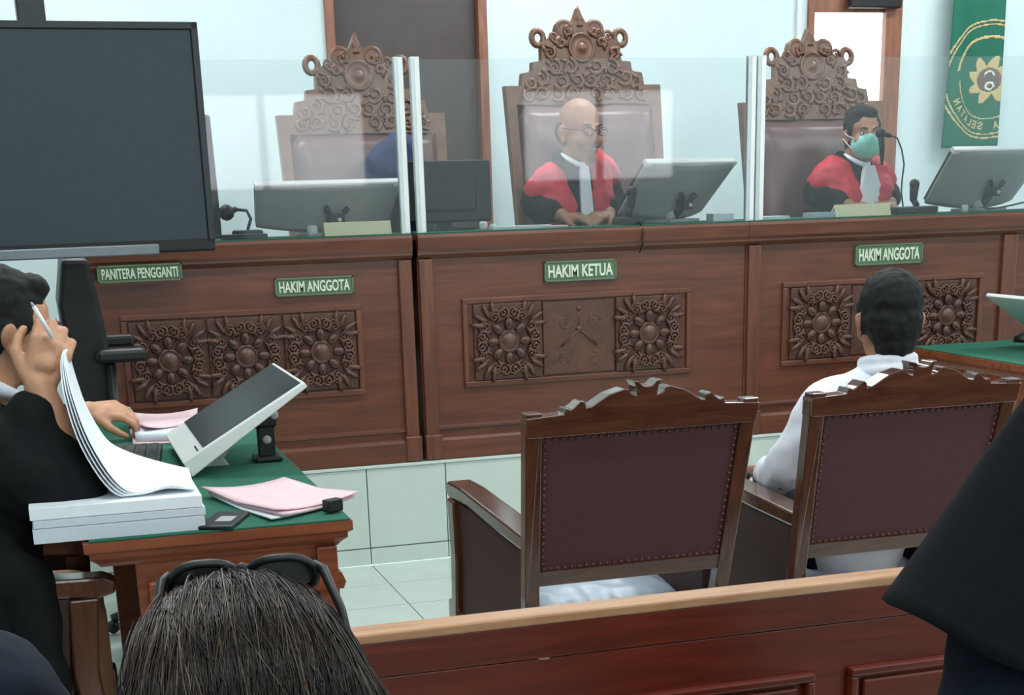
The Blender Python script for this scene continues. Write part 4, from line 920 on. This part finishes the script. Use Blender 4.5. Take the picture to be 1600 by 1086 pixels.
# woman in the foreground, back of the head with sunglasses pushed up
HC = V((.137, 1.315, .946))
p = thing('person', 'long-haired woman seen from behind in the foreground', 'person', (HC.x, HC.y, 0))
O = Matrix.Translation((-HC.x, -HC.y, 0)); q = lambda x, y, z: O @ V((x, y, z))
xf = O @ head_xf(HC, PI-.05, math.radians(8), 0, 1.0)
bm = bmesh.new(); head_shape(bm, xf, False); cap(bm, q(HC.x, HC.y-.02, .92), .052, q(HC.x, HC.y-.03, .80), .058)
chain(bm, [(q(HC.x, HC.y-.03, .72), .11), (q(HC.x, HC.y-.03, .45), .12)])
for sx in (-1, 1):
    wr = q(HC.x+sx*.09, HC.y+.26, .52); chain(bm, [(q(HC.x+sx*.14, HC.y-.03, .74), .05), (q(HC.x+sx*.16, HC.y+.03, .52), .042), (wr, .028)]); hand_shape(bm, wr, (-sx*.3, .9, 0), (0, 0, 1), -1 if sx > 0 else 1, .3)
    chain(bm, [(q(HC.x+sx*.08, HC.y, .45), .085), (q(HC.x+sx*.09, HC.y+.42, .45), .065), (q(HC.x+sx*.09, HC.y+.44, .06), .045)])
body = blob('body', bm, 'skin', p, .007, 3); face_bits(body, xf)
bm = bmesh.new(); chain(bm, [(q(HC.x, HC.y-.03, .72), .125), (q(HC.x, HC.y-.02, .45), .15)])
for sx in (-1, 1): chain(bm, [(q(HC.x+sx*.06, HC.y-.03, .79), .06), (q(HC.x+sx*.15, HC.y-.03, .74), .065), (q(HC.x+sx*.16, HC.y+.03, .53), .055), (q(HC.x+sx*.11, HC.y+.24, .52), .042)])
blob('blouse', bm, 'navy', p, .012, 4, None, .006, 16)
# hair: solid under-volume plus strands combed back and down from the hairline
bm = bmesh.new(); ell(bm, q(HC.x, HC.y, HC.z+.018), (.100, .120, .112), None, 3); ell(bm, q(HC.x, HC.y-.05, HC.z-.06), (.108, .080, .12), None, 3); ell(bm, q(HC.x, HC.y-.06, HC.z-.16), (.120, .070, .10), None, 3)
hv = blob('hair', bm, 'hairb', p, .008, 4)
bm = bmesh.new(); rnd = random.Random(11)
def hsurf(phi, t, lift):
    # t 0..1 from the crown front over the back of the head down to the shoulders; phi = sideways angle
    if t < .55:
        th = math.radians(118 - 150*t/.55*.72)  # elevation around the lateral axis, front to back
    tt = t
    ang = math.radians(55)+tt*math.radians(150)      # 55 deg = front of crown, 180 = back
    r = 1+lift
    x = math.sin(phi)*(.106+.045*max(0, tt-.45))*r
    sh = math.cos(phi)
    if ang <= math.radians(165):
        y = HC.y+math.cos(ang)*.122*r*(.55+.45*sh); z = HC.z+.016+math.sin(ang)*.116*r*(sh if sh > .15 else .15)
    else:
        e = (ang-math.radians(165)); y0 = HC.y+math.cos(math.radians(165))*.122*r*(.55+.45*sh); z0 = HC.z+.016+math.sin(math.radians(165))*.116*r*max(sh, .15)
        y = y0-.012*e; z = z0-e*.17
    return q(HC.x+x, y, z)
for k in range(3000):
    phi = rnd.uniform(-1.5, 1.5); lift = rnd.uniform(-.01, .045)+(.06*rnd.random() if rnd.random() < .06 else 0); t0 = rnd.uniform(0, .35); t1 = min(1, t0+rnd.uniform(.45, .75)); wv = rnd.gauss(0, .12); ph_ = rnd.uniform(0, 6)
    pts = []
    for i in range(9):
        t = t0+(t1-t0)*i/8; dphi = wv*math.sin(t*5+ph_)+phi*.18*t
        ph2 = max(-1.62, min(1.62, phi*(.50+.50*min(1, t*2.0))+dphi)); pts.append(hsurf(ph2, t, lift+.012*math.sin(t*9+ph_)))
    w_ = rnd.uniform(.0004, .0009); tube(bm, pts, [w_*.6]+[w_]*6+[w_*.7, w_*.2], 3)
o = finish('hair_strands', bm, 'strand', p, True); o['kind'] = 'stuff'
# sunglasses on top of her head (worn, but a thing of their own)
sg = thing('sunglasses', 'black sunglasses pushed up on the head of the foreground woman', 'sunglasses', (HC.x+.016, HC.y+.064, HC.z+.118))
G = Matrix.Rotation(math.radians(-4), 4, 'Z') @ Matrix.Rotation(math.radians(38), 4, 'X')
def lens_pts(s, k=1.0, n=22):
    out = []
    for i in range(n):
        a = 2*PI*i/n; cx = math.cos(a); sz = math.sin(a)
        out.append((s*.0365+s*.031*k*math.copysign(abs(cx)**.75, cx), -.006*abs(math.cos(a))**2*(1 if cx*1 > 0 else 0), .024*k*math.copysign(abs(sz)**.8, sz)))
    return out
for s in (-1, 1):
    bm = bmesh.new(); tube(bm, [G @ V(a) for a in lens_pts(s)], .0042, 8, True); rim = finish('rim', bm, 'black', sg, True)
    bm = bmesh.new(); vv = lens_pts(s, .96); prism(bm, [(a[0], a[2]) for a in vv], lambda u, v: G @ V((u, .001, v)), lambda u, v: G @ V((u, -.001, v))); finish('lens', bm, 'lens', rim)
    bm = bmesh.new(); tube(bm, [G @ V((s*.066, 0, .010)), G @ V((s*.074, -.008, .012)), G @ V((s*.084, -.06, .016)), G @ V((s*.088, -.115, .012))], [.005, .005, .004, .0035], 8); finish('temple', bm, 'black', sg, True)
bm = bmesh.new(); tube(bm, [G @ V((-.010, 0, .008)), G @ V((0, .003, .012)), G @ V((.010, 0, .008))], .0042, 8); finish('bridge', bm, 'black', sg, True)

# caped woman at the right edge
PC = V((1.206, 1.475, 0))
p = thing('person', 'person in a black shoulder-length veil at the right edge', 'person', (PC.x, PC.y, 0))
O = Matrix.Translation((-PC.x, -PC.y, 0)); q = lambda x, y, z: O @ V((x, y, z))
xf = O @ head_xf((PC.x+.01, PC.y+.01, 1.275), PI-.1, .1, 0, .95)
bm = bmesh.new(); head_shape(bm, xf, False); cap(bm, q(PC.x, PC.y, 1.21), .05, q(PC.x, PC.y-.01, 1.04), .056); chain(bm, [(q(PC.x, PC.y-.01, .95), .10), (q(PC.x, PC.y, .50), .12)])
for sx in (-1, 1):
    wr = q(PC.x+sx*.12, PC.y+.25, .60); chain(bm, [(q(PC.x+sx*.14, PC.y-.01, .98), .05), (q(PC.x+sx*.20, PC.y-.02, .72), .042), (wr, .028)]); hand_shape(bm, wr, (-sx*.2, .9, 0), (0, 0, 1), -1 if sx > 0 else 1, .3)
    chain(bm, [(q(PC.x+sx*.08, PC.y, .48), .085), (q(PC.x+sx*.09, PC.y+.42, .48), .065), (q(PC.x+sx*.09, PC.y+.44, .06), .045)])
body = blob('body', bm, 'skin', p, .008, 3); face_bits(body, xf)
bm = bmesh.new(); chain(bm, [(q(PC.x, PC.y-.01, .95), .12), (q(PC.x, PC.y, .70), .15), (q(PC.x, PC.y+.02, .46), .18)])
for sx in (-1, 1): chain(bm, [(q(PC.x+sx*.13, PC.y-.01, .98), .075), (q(PC.x+sx*.185, PC.y-.04, .78), .075), (q(PC.x+sx*.19, PC.y-.03, .66), .08), (q(PC.x+sx*.14, PC.y+.2, .60), .055)])
chain(bm, [(q(PC.x, PC.y+.05, .45), .17), (q(PC.x, PC.y+.40, .42), .16), (q(PC.x, PC.y+.44, .10), .15)])
blob('dress', bm, 'navy', p, .012, 4, None, .010, 14)
bm = bmesh.new(); N, Mv = 48, 22; g = []
for j in range(Mv+1):
    v = j/Mv; row = []
    for i in range(N):
        a = 2*PI*i/N; ca, sa = math.cos(a), math.sin(a)
        # left (-x) hem corner reaches furthest and ends in a point
        left = max(0, -ca)**3; back = max(0, -sa)
        rh = .235+.060*left+.02*back+.010*math.sin(a*7); zh = .882+.045*left-.040*max(0, -sa)**1.5
        r = .088+(rh-.088)*v**1.0; z = 1.215+(zh-1.215)*v
        row.append(bm.verts.new(q(PC.x+ca*r*(1+.02*math.sin(5*a+v*3)), PC.y+sa*r*.80, z)))
    g.append(row)
for j in range(Mv):
    for i in range(N): bm.faces.new((g[j][i], g[j][(i+1) % N], g[j+1][(i+1) % N], g[j+1][i]))
# hood
top = []
for j in range(9):
    f = j/8; row = []
    for i in range(N):
        a = 2*PI*i/N; r = .088+.022*math.sin(PI*min(1, f*1.05)) if f < .55 else .108*math.cos((f-.55)/.45*PI/2*.98)
        z = 1.215+f*.185; row.append(bm.verts.new(q(PC.x+.01*f+math.cos(a)*r, PC.y+.01*f+math.sin(a)*r*1.1, z)))
    top.append(row)
for j in range(8):
    for i in range(N): bm.faces.new((top[j][i], top[j][(i+1) % N], top[j+1][(i+1) % N], top[j+1][i]))
bm.faces.new(top[-1])
bmesh.ops.remove_doubles(bm, verts=bm.verts, dist=.0004)
o = finish('veil', bm, 'scarf', p, True); so = o.modifiers.new('thick', 'SOLIDIFY'); so.thickness = .004

# head in a dark scarf at the bottom-left corner
BC = V((-.115, 1.56, .866))
p = thing('person', 'person in a dark navy headscarf cut off by the bottom left corner', 'person', (BC.x, BC.y, 0))
O = Matrix.Translation((-BC.x, -BC.y, 0)); q = lambda x, y, z: O @ V((x, y, z))
xf = O @ head_xf(BC, PI, .1, 0, .95)
bm = bmesh.new(); head_shape(bm, xf, False); cap(bm, q(BC.x, BC.y, .83), .05, q(BC.x, BC.y, .72), .056); chain(bm, [(q(BC.x, BC.y-.01, .64), .10), (q(BC.x, BC.y, .42), .12)])
for sx in (-1, 1):
    chain(bm, [(q(BC.x+sx*.14, BC.y-.01, .66), .05), (q(BC.x+sx*.15, BC.y+.02, .46), .04), (q(BC.x+sx*.1, BC.y+.2, .46), .03)]); hand_shape(bm, q(BC.x+sx*.1, BC.y+.2, .46), (-sx*.2, .9, 0), (0, 0, 1), -1 if sx > 0 else 1, .3)
    chain(bm, [(q(BC.x+sx*.08, BC.y, .40), .08), (q(BC.x+sx*.09, BC.y+.36, .40), .06), (q(BC.x+sx*.09, BC.y+.38, .05), .042)])
body = blob('body', bm, 'skin', p, .008, 3); face_bits(body, xf)
bm = bmesh.new(); ell(bm, q(BC.x, BC.y-.005, BC.z+.016), (.104, .125, .118), None, 3); chain(bm, [(q(BC.x, BC.y-.02, BC.z-.04), .098), (q(BC.x, BC.y-.02, BC.z-.14), .12), (q(BC.x, BC.y-.01, BC.z-.24), .17)])
h = blob('headscarf', bm, 'navy', p, .009, 4, None, .008, 22)
bm = bmesh.new(); chain(bm, [(q(BC.x, BC.y, .62), .14), (q(BC.x, BC.y, .42), .16)])
for sx in (-1, 1): chain(bm, [(q(BC.x+sx*.12, BC.y-.01, .68), .07), (q(BC.x+sx*.15, BC.y+.02, .47), .058), (q(BC.x+sx*.11, BC.y+.18, .46), .045)])
blob('tunic', bm, 'navy', p, .012, 4, None, .006, 16)
